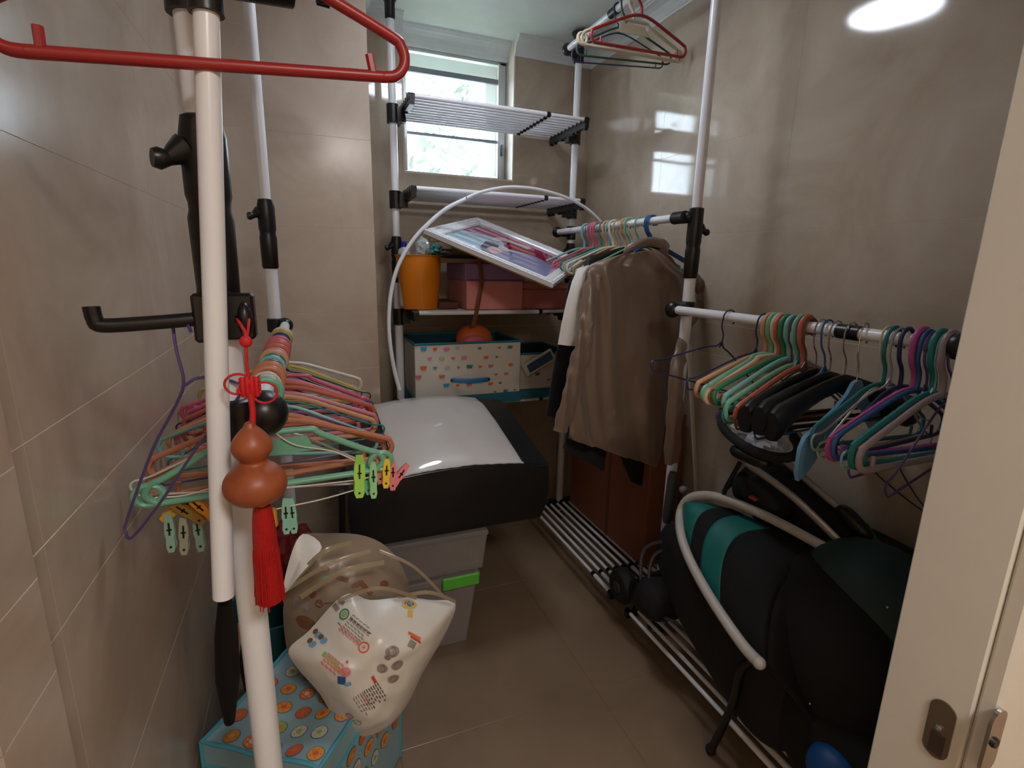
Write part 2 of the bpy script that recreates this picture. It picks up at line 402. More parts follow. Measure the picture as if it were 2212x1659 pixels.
# ceiling lamp
lp = empty('ceiling_lamp', (.52, 1.53, CZ), 'round flush white ceiling lamp in the middle of the room', 'lamp')
MB().lathe([(.160, CZ-.0005), (.162, CZ-.02), (.155, CZ-.028), (.148, CZ-.028), (.148, CZ-.0005)], 40, (.52, 1.53, 0)).build('lamp_ring', frame_w, lp, smooth=40)
MB().lathe([(.147, CZ-.005), (.147, CZ-.030), (.11, CZ-.037), (.05, CZ-.040), (0, CZ-.0405)], 40, (.52, 1.53, 0)).build('diffuser', lampmat('lamp_diffuser', (232, 241, 255), LAMP_EMIT), lp, smooth=60)
adopt(lp)
#PART2
# ---------------------------------------------------------------- right-hand rack of tension poles
def V3(*a): return Vector(a)
def pole(root, x, y, r_lo=.0172, r_hi=.0148, joint=1.43, top=CZ-.012, knob=(0, -1)):
    """lower tube, adjuster sleeve with knob, thinner upper tube, foot and ceiling cap"""
    MB().tube([(x, y, .012), (x, y, joint-.01)], r_lo, 20).build('pole_tube', white_m, root, smooth=40)
    MB().tube([(x, y, joint+.01), (x, y, top-.06)], r_hi, 20).build('pole_tube', white_m, root, smooth=40)
    a = MB().lathe([(.0185, joint-.095), (.0215, joint-.09), (.0225, joint-.012), (.0205, joint-.004), (.0205, joint+.004), (.0225, joint+.012), (.0225, joint+.07), (.019, joint+.088), (.0155, joint+.09)], 18, (x, y, 0)).build('adjuster_sleeve', black_m, root, smooth=40)
    k = Vector((knob[0], knob[1], 0)).normalized(); z = joint+.045
    MB().tube([V3(x, y, z+.01)+k*.018, V3(x, y, z+.004)+k*.028, V3(x, y, z)+k*.034, V3(x, y, z-.002)+k*.042, V3(x, y, z-.002)+k*.048], .01, 12, rs=[.016, .011, .008, .011, .009]).build('adjuster_knob', black_m, a, smooth=40)
    MB().lathe([(.032, 0.0005), (.034, .004), (.02, .014), (.019, .03), (.0175, .034)], 20, (x, y, 0)).build('foot', black_m, root, smooth=40)
    MB().lathe([(.0155, top-.085), (.019, top-.08), (.0195, top-.03), (.034, top-.004), (.034, top), (0, top)], 20, (x, y, 0)).build('ceiling_cap', black_m, root, smooth=40)
def collar(root, x, y, z, r=.022, h=.05, arm=None, ball=.024):
    mb = MB().lathe([(r-.004, z-h/2), (r, z-h/2+.003), (r, z+h/2-.003), (r-.004, z+h/2)], 18, (x, y, 0))
    if arm:
        a = Vector(arm); c = V3(x, y, z); d = (a-c); mb.tube([c, a], ball*.8, 10); mb.ell(a, (ball, ball, ball), n=14, m=8)
    mb.build('pole_clamp', black_m, root, smooth=40)
def rail(root, pts, r=.0125, joint=None):
    a, b = Vector(pts[0]), Vector(pts[1])
    t = MB().tube([a, b], r, 16).build('rail', white_m, root, smooth=40)
    if joint is not None:
        d = (b-a).normalized(); c = a.lerp(b, joint)
        MB().tube([c-d*.024, c+d*.024], r+.003, 14).build('rail_sleeve', black_m, t, smooth=40)
def shelf_x(root, x0, x1, y0, y1, z, jx, poles, n=10):
    """slatted shelf whose telescopic tubes run along X between two comb brackets"""
    st = (y1-y0)/(n-1); sh = None
    for x, px_ in ((x0, poles[0]), (x1, poles[1])):
        mb = MB()
        mb.box((x-.009, y0-.012, z-.026), (x+.009, y1+.012, z+.008))
        for i in range(n):
            y = y0+st*i; mb.tube([(x-.011, y, z+.004), (x+.011, y, z+.004)], .0125, 8)
            if x == x1 and i % 3 != 1: mb.box((x-.008, y-.007, z-.034), (x+.008, y+.007, z-.006))
        yc = poles[2]; sx = 1 if px_[0] > x else -1
        mb.box((x-.006, yc-.06, z-.03), (x+.006, yc+.06, z+.004))
        mb.tube([(px_[0], yc, z-.055), (px_[0], yc, z+.012)], .0235, 14)
        mb.box((min(x, px_[0])-.004, yc-.018, z-.05), (max(x, px_[0])+.004, yc+.018, z+.002))
        o_ = mb.build('bracket' if sh else 'shelf', black_m, sh or root); sh = sh or o_
    for i in range(n):
        y = y0+st*i
        MB().tube([(x0, y, z+.006), (jx, y, z+.006)], .0092, 10).tube([(jx, y, z+.006), (x1, y, z+.006)], .0072, 10).build('shelf_tube', white_m, sh, smooth=40)
        MB().tube([(jx-.008, y, z+.006), (jx+.008, y, z+.006)], .0108, 8).build('tube_joint', black_m, sh, smooth=40)
def shelf_y(root, x0, x1, y0, y1, z, jy, pl, n=10):
    st = (x1-x0)/(n-1); sh = None
    for y in (y0, y1):
        mb = MB()
        mb.box((x0-.012, y-.009, z-.012), (x1+.012, y+.009, z+.004))
        for i in range(n): mb.tube([(x0+st*i, y-.011, z+.004), (x0+st*i, y+.011, z+.004)], .0125, 8)
        mb.box((pl-.06, y-.006, z-.03), (pl+.06, y+.006, z+.004))
        o_ = mb.build('bracket' if sh else 'shelf', black_m, sh or root); sh = sh or o_
    for i in range(n):
        x = x0+st*i
        MB().tube([(x, y0, z+.006), (x, jy, z+.006)], .0080, 10).tube([(x, jy, z+.006), (x, y1, z+.006)], .0064, 10).build('shelf_tube', white_m, sh, smooth=40)
        MB().tube([(x, jy-.008, z+.006), (x, jy+.008, z+.006)], .0108, 8).build('tube_joint', black_m, sh, smooth=40)

PLx, PRx, PYb = .352, 1.153, 2.205
PMx, PMy = 1.105, 1.31
rk = empty('garment_rack', (PRx, PYb, 0), 'large white tension pole rack with slatted shelves and rails at back and right', 'clothes rack')
JB = H+.02
pole(rk, PLx, PYb, joint=JB, knob=(-1, -.3)); pole(rk, PRx, PYb, joint=JB, knob=(-1, 0))
pole(rk, PMx, PMy, joint=H+.07, knob=(1, -.1)); pole(rk, 1.105, .505, joint=H+.02)
Z1, Z2, Z3, Z4 = H+.59, H+.273, 1.075, .685
for z, jx in ((Z1, .943), (Z2, .943), (Z3, .935), (Z4, .95)):
    shelf_x(rk, .395, 1.115, 2.045, 2.365, z, jx, ((PLx, 0), (PRx, 0), PYb))
shelf_y(rk, .958, 1.262, 1.395, 2.12, .115, 1.52, PMx)
shelf_y(rk, .958, 1.262, .55, 1.285, .115, .83, PMx)
ZT = 2.17; RX = 1.09
rail(rk, [(RX, 2.19, ZT), (RX, .54, ZT)], joint=.22)
collar(rk, PRx, PYb, ZT-.01, h=.06, arm=(RX, 2.19, ZT)); collar(rk, PMx, PMy, ZT, arm=(RX, PMy, ZT)); collar(rk, 1.105, .505, ZT, arm=(RX, .53, ZT))
Z5 = H+.155
rail(rk, [(1.072, 2.165, Z5), (1.072, 1.335, Z5)])
collar(rk, PRx, PYb, Z5, h=.06, arm=(1.072, 2.185, Z5)); collar(rk, PMx, PMy, Z5, h=.055, arm=(1.085, 1.32, Z5), ball=.018)
MB().lathe([(.016, 1.315), (.019, 1.318), (.019, 1.368), (.016, 1.371)], 18, (1.072, 0, Z5), 'y').build('rail_socket', black_m, rk, smooth=40)
Z6 = H-.118; RX2 = 1.032
rail(rk, [(RX2, 1.27, Z6), (RX2, .53, Z6)], joint=.735)
collar(rk, PMx, PMy, Z6, h=.045, arm=(RX2, 1.285, Z6), ball=.026); collar(rk, 1.105, .505, Z6, h=.045, arm=(RX2, .53, Z6))
adopt(rk)

# ---------------------------------------------------------------- left-hand rack
LX, LYm, LYf = -.092, 1.62, .66
lk = empty('garment_rack', (LX, LYf, 0), 'white tension pole rack by the left wall with one loose dangling tube', 'clothes rack')
pole(lk, LX, LYm, joint=H+.075, knob=(-1, -.35)); pole(lk, LX, LYf, joint=H+.055, knob=(-1, -.5))
ZL = 1.092; RL = -.066
rail(lk, [(RL, LYm, ZL), (RL, LYf+.02, ZL)])
collar(lk, LX, LYm, ZL, h=.04, arm=(RL, LYm-.01, ZL), ball=.022); collar(lk, LX, LYf, ZL-.008, h=.060, r=.024, arm=(RL+.006, LYf+.015, ZL-.004), ball=.029)
ZLT = 1.985
rail(lk, [(RL, LYm, ZLT), (RL, LYf+.02, ZLT)]); collar(lk, LX, LYm, ZLT, arm=(RL, LYm, ZLT)); collar(lk, LX, LYf, ZLT, arm=(RL, LYf+.02, ZLT))
# dangling tube, clamped to the front pole at its top end
a = P(445, 20, Y=.612); b = P(483, 1288, Y=.60)
MB().tube([a, b], .0112, 20).build('loose_tube', white_m, lk, smooth=40)
MB().tube([a+V3(0, 0, .045), a+V3(0, 0, -.004)], .0155, 16).tube([a+V3(.0, 0, .03), (LX, LYf, a.z+.03)], .012, 10).tube([(LX, LYf, a.z+.01), (LX, LYf, a.z+.06)], .021, 16).tube([a+V3(0, 0, .025), a+V3(.075, .02, .035)], .013, 12).build('pole_clamp', black_m, lk, smooth=40)
hk_top = V3(-.068, .612, 1.63)
MB().tube([(LX, LYf, 1.625), (LX+.01, .632, 1.628), (hk_top.x, .60, hk_top.z-.006), (hk_top.x, .585, hk_top.z+.004)], .008, 10).tube([(LX, LYf, 1.60), (LX, LYf, 1.65)], .021, 16).build('hook_arm', black_m, lk, smooth=40)
# long hook arm at the left
q = [P(197, 662, Y=.63), P(199, 672, Y=.63), P(205, 690, Y=.63), P(222, 703, Y=.63), P(330, 697, Y=.632), P(436, 688, Y=.636)]
MB().tube(smooth_path(q, 5), .0075, 12, rs=None).build('hook_arm', black_m, lk, smooth=50)
c = P(438, 686, Y=.638)
MB().cbox((c.x-.008, c.y-.012, c.z-.026), (c.x+.008, c.y+.012, c.z+.026), .003).tube([(LX, LYf, c.z-.025), (LX, LYf, c.z+.028)], .0215, 16).cbox((LX+.005, .628, c.z-.024), (LX+.036, .655, c.z+.026), .003).build('pole_clamp', black_m, lk, smooth=40)
c2 = P(530, 690, Y=.625)
MB().ell(c2, (.008, .012, .019), n=14, m=8).tube([c2, (LX, LYf, c2.z)], .007, 8).build('clamp_knob', black_m, lk, smooth=60)
adopt(lk)

# ---------------------------------------------------------------- hangers
def hmat(name, rgb, rough=.35):
    L_ = sum(rgb)/3; return mat('plastic_'+name, tuple((L_+(c-L_)*.82)*.90 for c in rgb), rough, noise_amt=.04)
COL = dict(red=(196, 34, 34), mint=(120, 205, 165), coral=(224, 104, 78), orange=(226, 132, 88), tan=(206, 160, 120), yellow=(222, 190, 84), cream=(232, 214, 176),
           navy=(36, 42, 104), blue=(28, 98, 176), sky=(96, 168, 222), pink=(238, 92, 130), magenta=(206, 70, 158), teal=(16, 140, 140), green=(40, 150, 100), dkgreen=(30, 82, 66),
           aqua=(128, 208, 200), violet=(92, 70, 140), white=(232, 228, 218), black=(14, 14, 15), grey=(140, 130, 132), mauve=(178, 152, 160), brown=(120, 76, 60), lime=(168, 206, 90), silver=(170, 175, 185), peach=(240, 170, 120), rose=(224, 120, 140))
def hook_path(r, z_neck, lean=.0):
    """hook that rests on a rail of radius r whose axis is at the local origin (local Y)"""
    R_ = r+.003; pts = []
    for k in range(9):
        a = math.radians(-35+k*27.5); pts.append((R_*1.12*math.cos(a), 0, R_*1.18*math.sin(a)-R_*.18+.0))
    pts += [(-R_*.9, 0, -.030), (-R_*.25, 0, -.046), (0, 0, -.060), (0, 0, z_neck)]
    return [(x+lean*z, y, z) for x, y, z in pts]
def hanger_mesh(style, w, r, col, rr=.0125):
    """returns list of (name, MB, material) ; first is the thing itself. local frame: rail along Y through the origin"""
    m = hmat(col, COL[col]); zn = -.078; out = []
    hw = w/2
    def pathx(z_sh, z_bot, cr, peak=zn):
        R2 = (z_sh-z_bot)/2+.001; half = [(0, peak), (.045, peak-.008), (hw*.55, peak-.032)]
        half += [(hw-R2+R2*math.cos(math.radians(a)), z_bot+R2+R2*math.sin(math.radians(a))) for a in (66, 33, 0, -33, -66)]+[(hw-R2-.004, z_bot), (hw-R2-.02, z_bot)]
        right = [(x, 0, z) for x, z in half]; left = [(-x, 0, z) for x, z in reversed(half[1:])]
        return right+[(0, 0, z_bot)]+left
    if style in ('tube', 'ribbed', 'thin'):
        rad = {'tube': .0045, 'ribbed': .0048, 'thin': .003}[style]*r
        z_sh, z_bot = -.142, -.180
        p = smooth_path(pathx(z_sh, z_bot, .018), 4, closed=True)
        mb = MB()
        if style == 'ribbed':
            q = []; rs = []
            for i in range(len(p)):
                a, b = p[i], p[(i+1) % len(p)]; k = max(1, int((b-a).length/.0075))
                for j in range(k): q.append(a.lerp(b, j/k)); rs.append(rad*(1.0 if len(q) % 2 else .88))
            mb.tube(q, rad, 7, closed=True, rs=rs)
        else: mb.tube(p, rad, 8, closed=True)
        mb.tube(smooth_path(hook_path(rr+rad*.6, zn), 3), rad, 8)
        for s in (-1, 1): mb.tube([(s*(hw-.035), 0, z_bot), (s*(hw-.037), 0, z_bot+.020)], rad*.75, 6)
        out.append(('hanger', mb, m))
    elif style == 'flatneck':      # thick hanger with a plate under the neck and round eyes at the ends
        mb = MB(); rad = .0048*r; z_sh, z_bot = -.138, -.176
        p = smooth_path([(-.05, 0, zn), (.05, 0, zn), (.07, 0, zn-.012), (hw-.03, 0, z_sh+.008), (hw-.008, 0, z_sh-.004), (hw, 0, z_sh-.02), (hw-.01, 0, z_bot+.004), (hw-.03, 0, z_bot), (0, 0, z_bot+.001), (-hw+.03, 0, z_bot), (-hw+.01, 0, z_bot+.004), (-hw, 0, z_sh-.02), (-hw+.008, 0, z_sh-.004), (-hw+.03, 0, z_sh+.008), (-.07, 0, zn-.012)], 4, True)
        mb.tube(p, rad, 8, closed=True)
        mb.tube(smooth_path(hook_path(rr+rad*.6, zn), 3), rad, 8)
        mb.prism([(-.05, zn-.012), (-.056, zn-.030), (-.072, zn-.040), (.072, zn-.040), (.056, zn-.030), (.05, zn-.012)], .004, (0, .002, 0), (1, 0, 0), (0, 0, 1))
        for s in (-1, 1):
            mb.tube([(s*(hw-.004)+.017*math.cos(a*PI/8), 0, z_bot+.017+.017*math.sin(a*PI/8)) for a in range(16)], rad*.9, 7, closed=True)
        out.append(('hanger', mb, m))
    elif style == 'wire':
        mb = MB(); rad = .0017*r; z_sh, z_bot = -.160, -.190
        pts = [(0, zn+.01), (.012, zn-.004), (.05, zn-.018), (hw-.03, z_sh+.004), (hw-.006, z_sh-.004), (hw, z_sh-.014), (hw-.008, z_bot+.002), (hw-.03, z_bot), (0, z_bot), (-hw+.03, z_bot), (-hw+.008, z_bot+.002), (-hw, z_sh-.014), (-hw+.006, z_sh-.004), (-hw+.03, z_sh+.004), (-.05, zn-.018), (-.012, zn-.004)]
        mb.tube(smooth_path([(x, 0, z) for x, z in pts], 3, True), rad, 6, closed=True)
        mb.tube(smooth_path(hook_path(rr+rad, zn), 3), rad, 6)
        mb.tube([(.0025*math.cos(k*1.3), .0025*math.sin(k*1.3), zn+.012-k*.0022) for k in range(9)], rad, 5)
        out.append(('hanger', mb, m))
    elif style == 'suit':           # broad shaped shoulders, metal hook
        mb = MB(); n = 13
        rows = []
        for i in range(n*2-1):
            t = i/(n*2-2)*2-1; x = t*hw; a = abs(t)
            zc = zn-.008-.062*a**1.25; hh = .016+.020*a**2.2; dd = .006+.018*a**1.6; yb = .020*a**2
            if a > .94: hh *= .7; dd *= .75
            rows.append([(x, -yb+dd*math.cos(k*PI/5), zc-hh*.3+hh*math.sin(k*PI/5)) for k in range(10)])
        mb.grid(rows, True); k = 10; L = len(rows)-1; mb.f += [tuple(range(k)), tuple(L*k+j for j in reversed(range(k)))]; mb.mi += [0, 0]
        mb.tube([(-hw*.86, -.012, zn-.085), (hw*.86, -.012, zn-.085)], .004, 8)
        for s in (-1, 1): mb.tube([(s*hw*.86, -.012, zn-.085), (s*hw*.90, -.015, zn-.062)], .004, 6)
        out.append(('hanger', mb, m))
        out.append(('hook', MB().tube(smooth_path(hook_path(rr+.002, zn-.005), 3), .0017, 7), chrome_m))
    elif style == 'paddle':         # flat broad board-like arms
        mb = MB(); half = [(0, zn+.006), (.018, zn+.004), (.04, zn-.012), (.09, zn-.030), (hw-.05, zn-.046), (hw-.012, zn-.056), (hw, zn-.070), (hw-.001, zn-.108), (hw-.012, zn-.122), (hw-.05, zn-.112), (hw-.10, zn-.085), (.06, zn-.052), (.02, zn-.040)]
        poly = half+[(-x, z) for x, z in reversed(half[1:])]
        mb.prism(poly, .007, (0, .0035, 0), (1, 0, 0), (0, 0, 1))
        out.append(('hanger', mb, m))
        out.append(('hook', MB().tube(smooth_path(hook_path(rr+.002, zn), 3), .0017, 7), chrome_m))
    elif style == 'clip':           # trouser hanger: bar with two clips
        mb = MB()
        mb.tube([(-hw, 0, zn-.045), (hw, 0, zn-.045)], .004, 8); mb.tube([(-hw, 0, zn-.072), (hw, 0, zn-.075)], .003, 8)
        mb.tube(smooth_path([(-hw, 0, zn-.045), (-.05, 0, zn-.012), (0, 0, zn), (.05, 0, zn-.012), (hw, 0, zn-.045)], 4), .004, 8)
        out.append(('hanger', mb, m)); out.append(('hook', MB().tube(smooth_path(hook_path(rr+.002, zn), 3), .0018, 7), chrome_m))
        for s in (-1, 1):
            c = MB(); x = s*(hw-.02)
            c.box((x-.013, -.008, zn-.095), (x+.013, -.004, zn-.045)); c.box((x-.013, .004, zn-.095), (x+.013, .008, zn-.045)); c.box((x-.010, -.006, zn-.065), (x+.010, .006, zn-.060))
            c.tube([(x-.013, -.006, zn-.030), (x+.013, -.006, zn-.030)], .003, 6); c.box((x-.004, -.010, zn-.060), (x+.004, -.006, zn-.028))
            out.append(('clip', c, black_m))
    return out
HCACHE = {}
def hanger(style, col, loc, rz=0, ry=0, rx=0, w=.40, r=1.0, label='', group=None, rr=.0125, name=None):
    key = (style, col, round(w, 3), r, rr)
    first = key not in HCACHE
    if first:
        ms = []
        for nm, mb, m in hanger_mesh(style, w, r, col, rr):
            if nm == 'clip': nm = 'clip'
            ob = mb.build(nm, m, None, smooth=50); ms.append(ob)
        HCACHE[key] = ms; objs = ms
        for c in ms[1:]: c.parent = ms[0]
    else:
        src = HCACHE[key]; objs = [o.copy() for o in src]
        for o in objs: C.objects.link(o)
        for c in objs[1:]: c.parent = objs[0]
    h = objs[0]; h.name = name or {'wire': 'wire_hanger', 'suit': 'suit_hanger', 'paddle': 'suit_hanger', 'clip': 'clip_hanger'}.get(style, 'plastic_hanger')
    h.location = loc; h.rotation_euler = (rx, ry, rz)
    tag(h, label, 'hanger', group); return h
rg = random.Random(3)
def deg(a): return math.radians(a)
# --- left rail: from far (y 1.44) to near (y .74)
GL = 'clothes hangers on the left rail'
left = [  # y, style, colour, tilt, yaw, label
 (1.440, 'wire', 'white', 2, 14, 'thin white wire hanger, farthest back on the left rail'),
 (1.415, 'tube', 'white', -2, 4, 'glossy white plastic hanger at the far end of the left rail'),
 (1.395, 'wire', 'violet', 1, 3, 'thin purple wire hanger next to the glossy white hanger on the left rail'),
 (1.375, 'ribbed', 'yellow', 3, 0, 'mustard yellow plastic hanger on the left rail'),
 (1.352, 'wire', 'lime', -3, -4, 'lime green wire hanger behind the mustard yellow hanger on the left rail'),
 (1.330, 'wire', 'navy', 2, 3, 'first navy wire hanger after the mustard yellow hanger on the left rail'),
 (1.310, 'wire', 'navy', -4, -3, 'second navy wire hanger after the mustard yellow hanger on the left rail'),
 (1.290, 'wire', 'blue', 4, 5, 'blue wire hanger twisted among the navy ones on the left rail'),
 (1.268, 'wire', 'navy', 1, -2, 'navy wire hanger just behind the hot pink hanger on the left rail'),
 (1.245, 'flatneck', 'pink', 2, 2, 'hot pink hanger with a flat neck plate on the left rail'),
 (1.220, 'wire', 'blue', -3, 4, 'blue wire hanger right in front of the hot pink hanger'),
 (1.198, 'tube', 'pink', 1, -3, 'hot pink plastic tube hanger on the left rail'),
 (1.172, 'ribbed', 'coral', 0, 2, 'coral ribbed hanger, farther of the two on the left rail'),
 (1.148, 'wire', 'navy', 3, -5, 'navy wire hanger between the two coral hangers on the left rail'),
 (1.122, 'ribbed', 'coral', -2, 0, 'coral ribbed hanger, nearer of the two on the left rail'),
 (1.095, 'wire', 'silver', 2, 4, 'silver wire hanger just in front of the coral ribbed hangers'),
 (1.070, 'tube', 'rose', -1, -2, 'rose pink slim hanger between coral and sand hangers on the left rail'),
 (1.045, 'ribbed', 'peach', 1, 1, 'sand peach ribbed hanger on the left rail'),
 (1.018, 'wire', 'teal', -3, 3, 'teal wire hanger behind the terracotta hangers on the left rail'),
 (.985, 'thin', 'aqua', 3, -4, 'slim aqua hanger on the left rail'),
 (.950, 'wire', 'violet', -2, 5, 'purple wire hanger behind the terracotta hanger on the left rail'),
 (.915, 'ribbed', 'orange', 1, -2, 'terracotta ribbed hanger, farther of the two behind the mint one'),
 (.875, 'ribbed', 'orange', -3, 3, 'terracotta ribbed hanger, nearer of the two behind the mint one'),
 (.842, 'wire', 'white', 3, -3, 'white wire hanger just behind the mint hanger on the left rail')]
for y, st, co, ti, ya, lb in left:
    hanger(st, co, (RL, .66+(y-.66)*.965, ZL), rz=deg(ya+rg.uniform(-2, 2)), ry=deg(ti), rx=deg(rg.uniform(-3, 3)), w=.36 if st != 'wire' else .37, r=1.1, label=lb, group=GL).scale = (1, 1, .9)
mint = hanger('flatneck', 'mint', (RL, .795, ZL-.002), rz=deg(3), ry=deg(-1), w=.322, r=1.15, label='big mint green hanger with round end eyes, nearest on the left rail', group=GL); mint.scale = (1, 1, .84)
# wire hanger on the long hook arm
q = [P(412, 716, Y=.62), P(404, 700, Y=.632), P(384, 684, Y=.640), P(374, 700, Y=.645), P(382, 760, Y=.64), P(397, 828, Y=.64), P(372, 890, Y=.66), P(330, 970, Y=.68), P(275, 1120, Y=.70), P(272, 1150, Y=.70), P(286, 1160, Y=.70), P(350, 1080, Y=.68), P(430, 960, Y=.66), P(520, 850, Y=.64), P(490, 820, Y=.64), P(430, 816, Y=.64), P(400, 832, Y=.642)]
MBh = MB().tube(smooth_path(q, 4), .0017, 7)
tag(MBh.build('wire_hanger', hmat('violet', COL['violet']), smooth=50), 'bent purple wire hanger dangling from the long black hook by the left wall', 'hanger')
# big red hanger in front
rh = hanger('tube', 'red', (-.074, .600, 1.628), rz=deg(3), ry=deg(-5), w=.345, r=1.25, rr=.008, label='big red plastic hanger hanging in front of the nearest white pole', group=None)
# --- hangers on the upper left rail, only their ends show
GU = 'hangers on the upper left rail'
hanger('clip', 'black', (RL, 1.30, ZLT), rz=deg(-8), ry=deg(8), w=.36, r=1.3, label='black trouser hanger with metal hook, behind the big red hanger', group=GU)
hanger('clip', 'black', (RL, 1.24, ZLT-.004), rz=deg(4), ry=deg(6), w=.36, r=1.3, label='black trouser hanger nearest the big red hanger', group=GU)
hanger('tube', 'sky', (RL, 1.10, ZLT), rz=deg(-6), ry=deg(2), w=.38, r=1.1, label='pale blue hanger end showing at the top edge above the black clips', group=GU)
hanger('tube', 'cream', (RL, 1.16, ZLT), rz=deg(4), ry=deg(1), w=.39, label='cream hanger end showing at the top edge beside the pale blue one', group=GU)
# --- upper right rail
GR = 'hangers on the top right rail'
hanger('tube', 'red', (RX, 1.655, ZT), rz=deg(2), ry=deg(-2), w=.385, r=1.1, label='red hanger in front on the top right rail under the ceiling', group=GR)
hanger('flatneck', 'cream', (RX, 1.70, ZT), rz=deg(1), ry=deg(-1), w=.40, r=1.2, label='cream hanger with flat neck behind the red one under the ceiling', group=GR)
hanger('thin', 'dkgreen', (RX, 1.75, ZT), rz=deg(-2), ry=deg(-3), w=.38, r=1.1, label='dark green slim hanger behind the cream one under the ceiling', group=GR)
hanger('thin', 'navy', (RX, 1.80, ZT), rz=deg(3), ry=deg(-6), w=.40, r=.8, label='navy slim hanger farthest back on the top right rail', group=GR)
# --- middle rail with the shirts
GM = 'pastel hangers on the middle rail'
mid = [(1.92, 'tube', 'aqua', 'pale aqua hanger farthest back on the rail above the shirts'), (1.895, 'wire', 'blue', 'blue wire hanger second from the back on the rail above the shirts'), (1.87, 'tube', 'pink', 'first hot pink hanger from the back on the rail above the shirts'),
       (1.85, 'tube', 'rose', 'rose hanger beside the hot pink ones on the rail above the shirts'), (1.83, 'tube', 'pink', 'second hot pink hanger from the back on the rail above the shirts'), (1.805, 'wire', 'grey', 'grey wire hanger on the rail above the shirts'), (1.785, 'thin', 'green', 'slim green hanger on the rail above the shirts'),
       (1.76, 'tube', 'peach', 'first peach hanger from the back on the rail above the shirts'), (1.735, 'thin', 'aqua', 'slim aqua hanger in the middle of the rail above the shirts'), (1.71, 'tube', 'white', 'white hanger on the rail above the shirts'), (1.685, 'thin', 'yellow', 'slim yellow hanger on the rail above the shirts'),
       (1.66, 'wire', 'silver', 'silver wire hanger on the rail above the shirts'), (1.635, 'tube', 'peach', 'second peach hanger from the back on the rail above the shirts'), (1.61, 'tube', 'mint', 'mint hanger nearest the black trousers hanger')]
for y, st, co, lb in mid:
    hanger(st, co, (1.072, y, Z5), rz=deg(rg.uniform(-6, 6)), ry=deg(rg.uniform(-4, 4)), rx=deg(rg.uniform(-3, 3)), w=.36, label=lb, group=GM)
hanger('suit', 'black', (1.072, 1.585, Z5), ry=deg(2), w=.37, label='black broad hanger holding the black coat behind the white shirt', group='hangers holding the shirts')
hanger('thin', 'mint', (1.072, 1.55, Z5), ry=deg(-1), w=.37, label='mint hanger holding the white shirt', group='hangers holding the shirts')
for i, y in enumerate((1.478, 1.487, 1.496)):
    hanger('thin', 'blue', (1.072, y, Z5), rz=deg((i-1)*3), ry=deg(-4), w=.34, label=('bright blue hanger inside the brown shirt, %s of three' % ('nearest', 'middle', 'farthest')[i]), group='hangers holding the shirts')
# --- near right rail
GN = 'clothes hangers on the lower right rail'
near = [(1.055, 'wire', 'navy', 16, -3, 'navy wire hanger farthest back on the lower right rail'), (.945, 'wire', 'navy', 10, 4, 'navy wire hanger just behind the orange hangers on the lower right rail'),
 (.925, 'tube', 'peach', 2, 0, 'pale orange hanger at the back of the pastel bunch on the lower right rail'), (.912, 'flatneck', 'mint', 1, 2, 'mint hanger with end eyes in the pastel bunch'), (.898, 'flatneck', 'cream', -1, 1, 'cream hanger with end eyes in the pastel bunch'),
 (.889, 'tube', 'coral', 0, -1, 'coral hanger hidden in the pastel bunch'), (.876, 'ribbed', 'green', 1, 0, 'deep green hanger in the pastel bunch'), (.862, 'tube', 'aqua', -2, 1, 'aqua hanger beside the deep green one'),
 (.852, 'wire', 'violet', 1, -2, 'purple wire hanger between aqua and mint ones'), (.840, 'tube', 'mint', 1, 1, 'mint tube hanger behind the salmon one on the lower right rail'), (.832, 'wire', 'teal', 3, -3, 'teal wire hanger behind the salmon hanger'), (.825, 'ribbed', 'coral', 0, 2, 'salmon hanger at the front of the pastel bunch'),
 (.815, 'wire', 'brown', 1, 3, 'brown wire hanger next to the black suit hangers'), (.790, 'suit', 'black', 0, 2, 'glossy black suit hanger, farthest of the three'), (.774, 'wire', 'blue', -2, 1, 'blue wire hanger between the black suit hangers'), (.755, 'suit', 'black', 2, 1, 'glossy black suit hanger, middle of the three'), (.722, 'suit', 'black', 1, -1, 'glossy black suit hanger, nearest of the three'),
 (.695, 'paddle', 'sky', -2, 14, 'light blue flat broad hanger in front of the black suit hangers'), (.650, 'wire', 'cream', -3, 2, 'cream wire hanger right after the light blue broad hanger'), (.640, 'thin', 'teal', 2, 0, 'slim teal hanger right after the cream wire one'), (.628, 'wire', 'silver', 5, -2, 'silver wire hanger after the slim teal one'),
 (.615, 'thin', 'navy', -2, 2, 'slim navy hanger behind the magenta one'), (.590, 'ribbed', 'magenta', 1, -1, 'magenta hanger on the lower right rail'), (.580, 'thin', 'blue', 3, 1, 'slim blue hanger in front of the magenta one'), (.572, 'wire', 'violet', -4, 3, 'purple wire hanger in front of the magenta one'),
 (.560, 'ribbed', 'teal', 1, 0, 'thick teal hanger near the door frame'), (.552, 'wire', 'aqua', 3, -2, 'aqua wire hanger beside the thick teal one'), (.544, 'tube', 'mauve', 0, 1, 'mauve tube hanger closest to the door frame'), (.538, 'wire', 'violet', -14, 4, 'purple wire hanger tilted down beside the door frame')]
for y, st, co, ti, ya, lb in near:
    hanger(st, co, (RX2, y, Z6), rz=deg(ya+rg.uniform(-1.5, 1.5)), ry=deg(ti), rx=deg(rg.uniform(-2, 2)), w=.42 if st in ('suit', 'paddle') else (.33 if .6 < y < .66 else .385), r=1.25, label=lb, group=GN).scale = (1, 1, 1.0 if y > .86 else (1.32 if st == 'paddle' else 1.15))
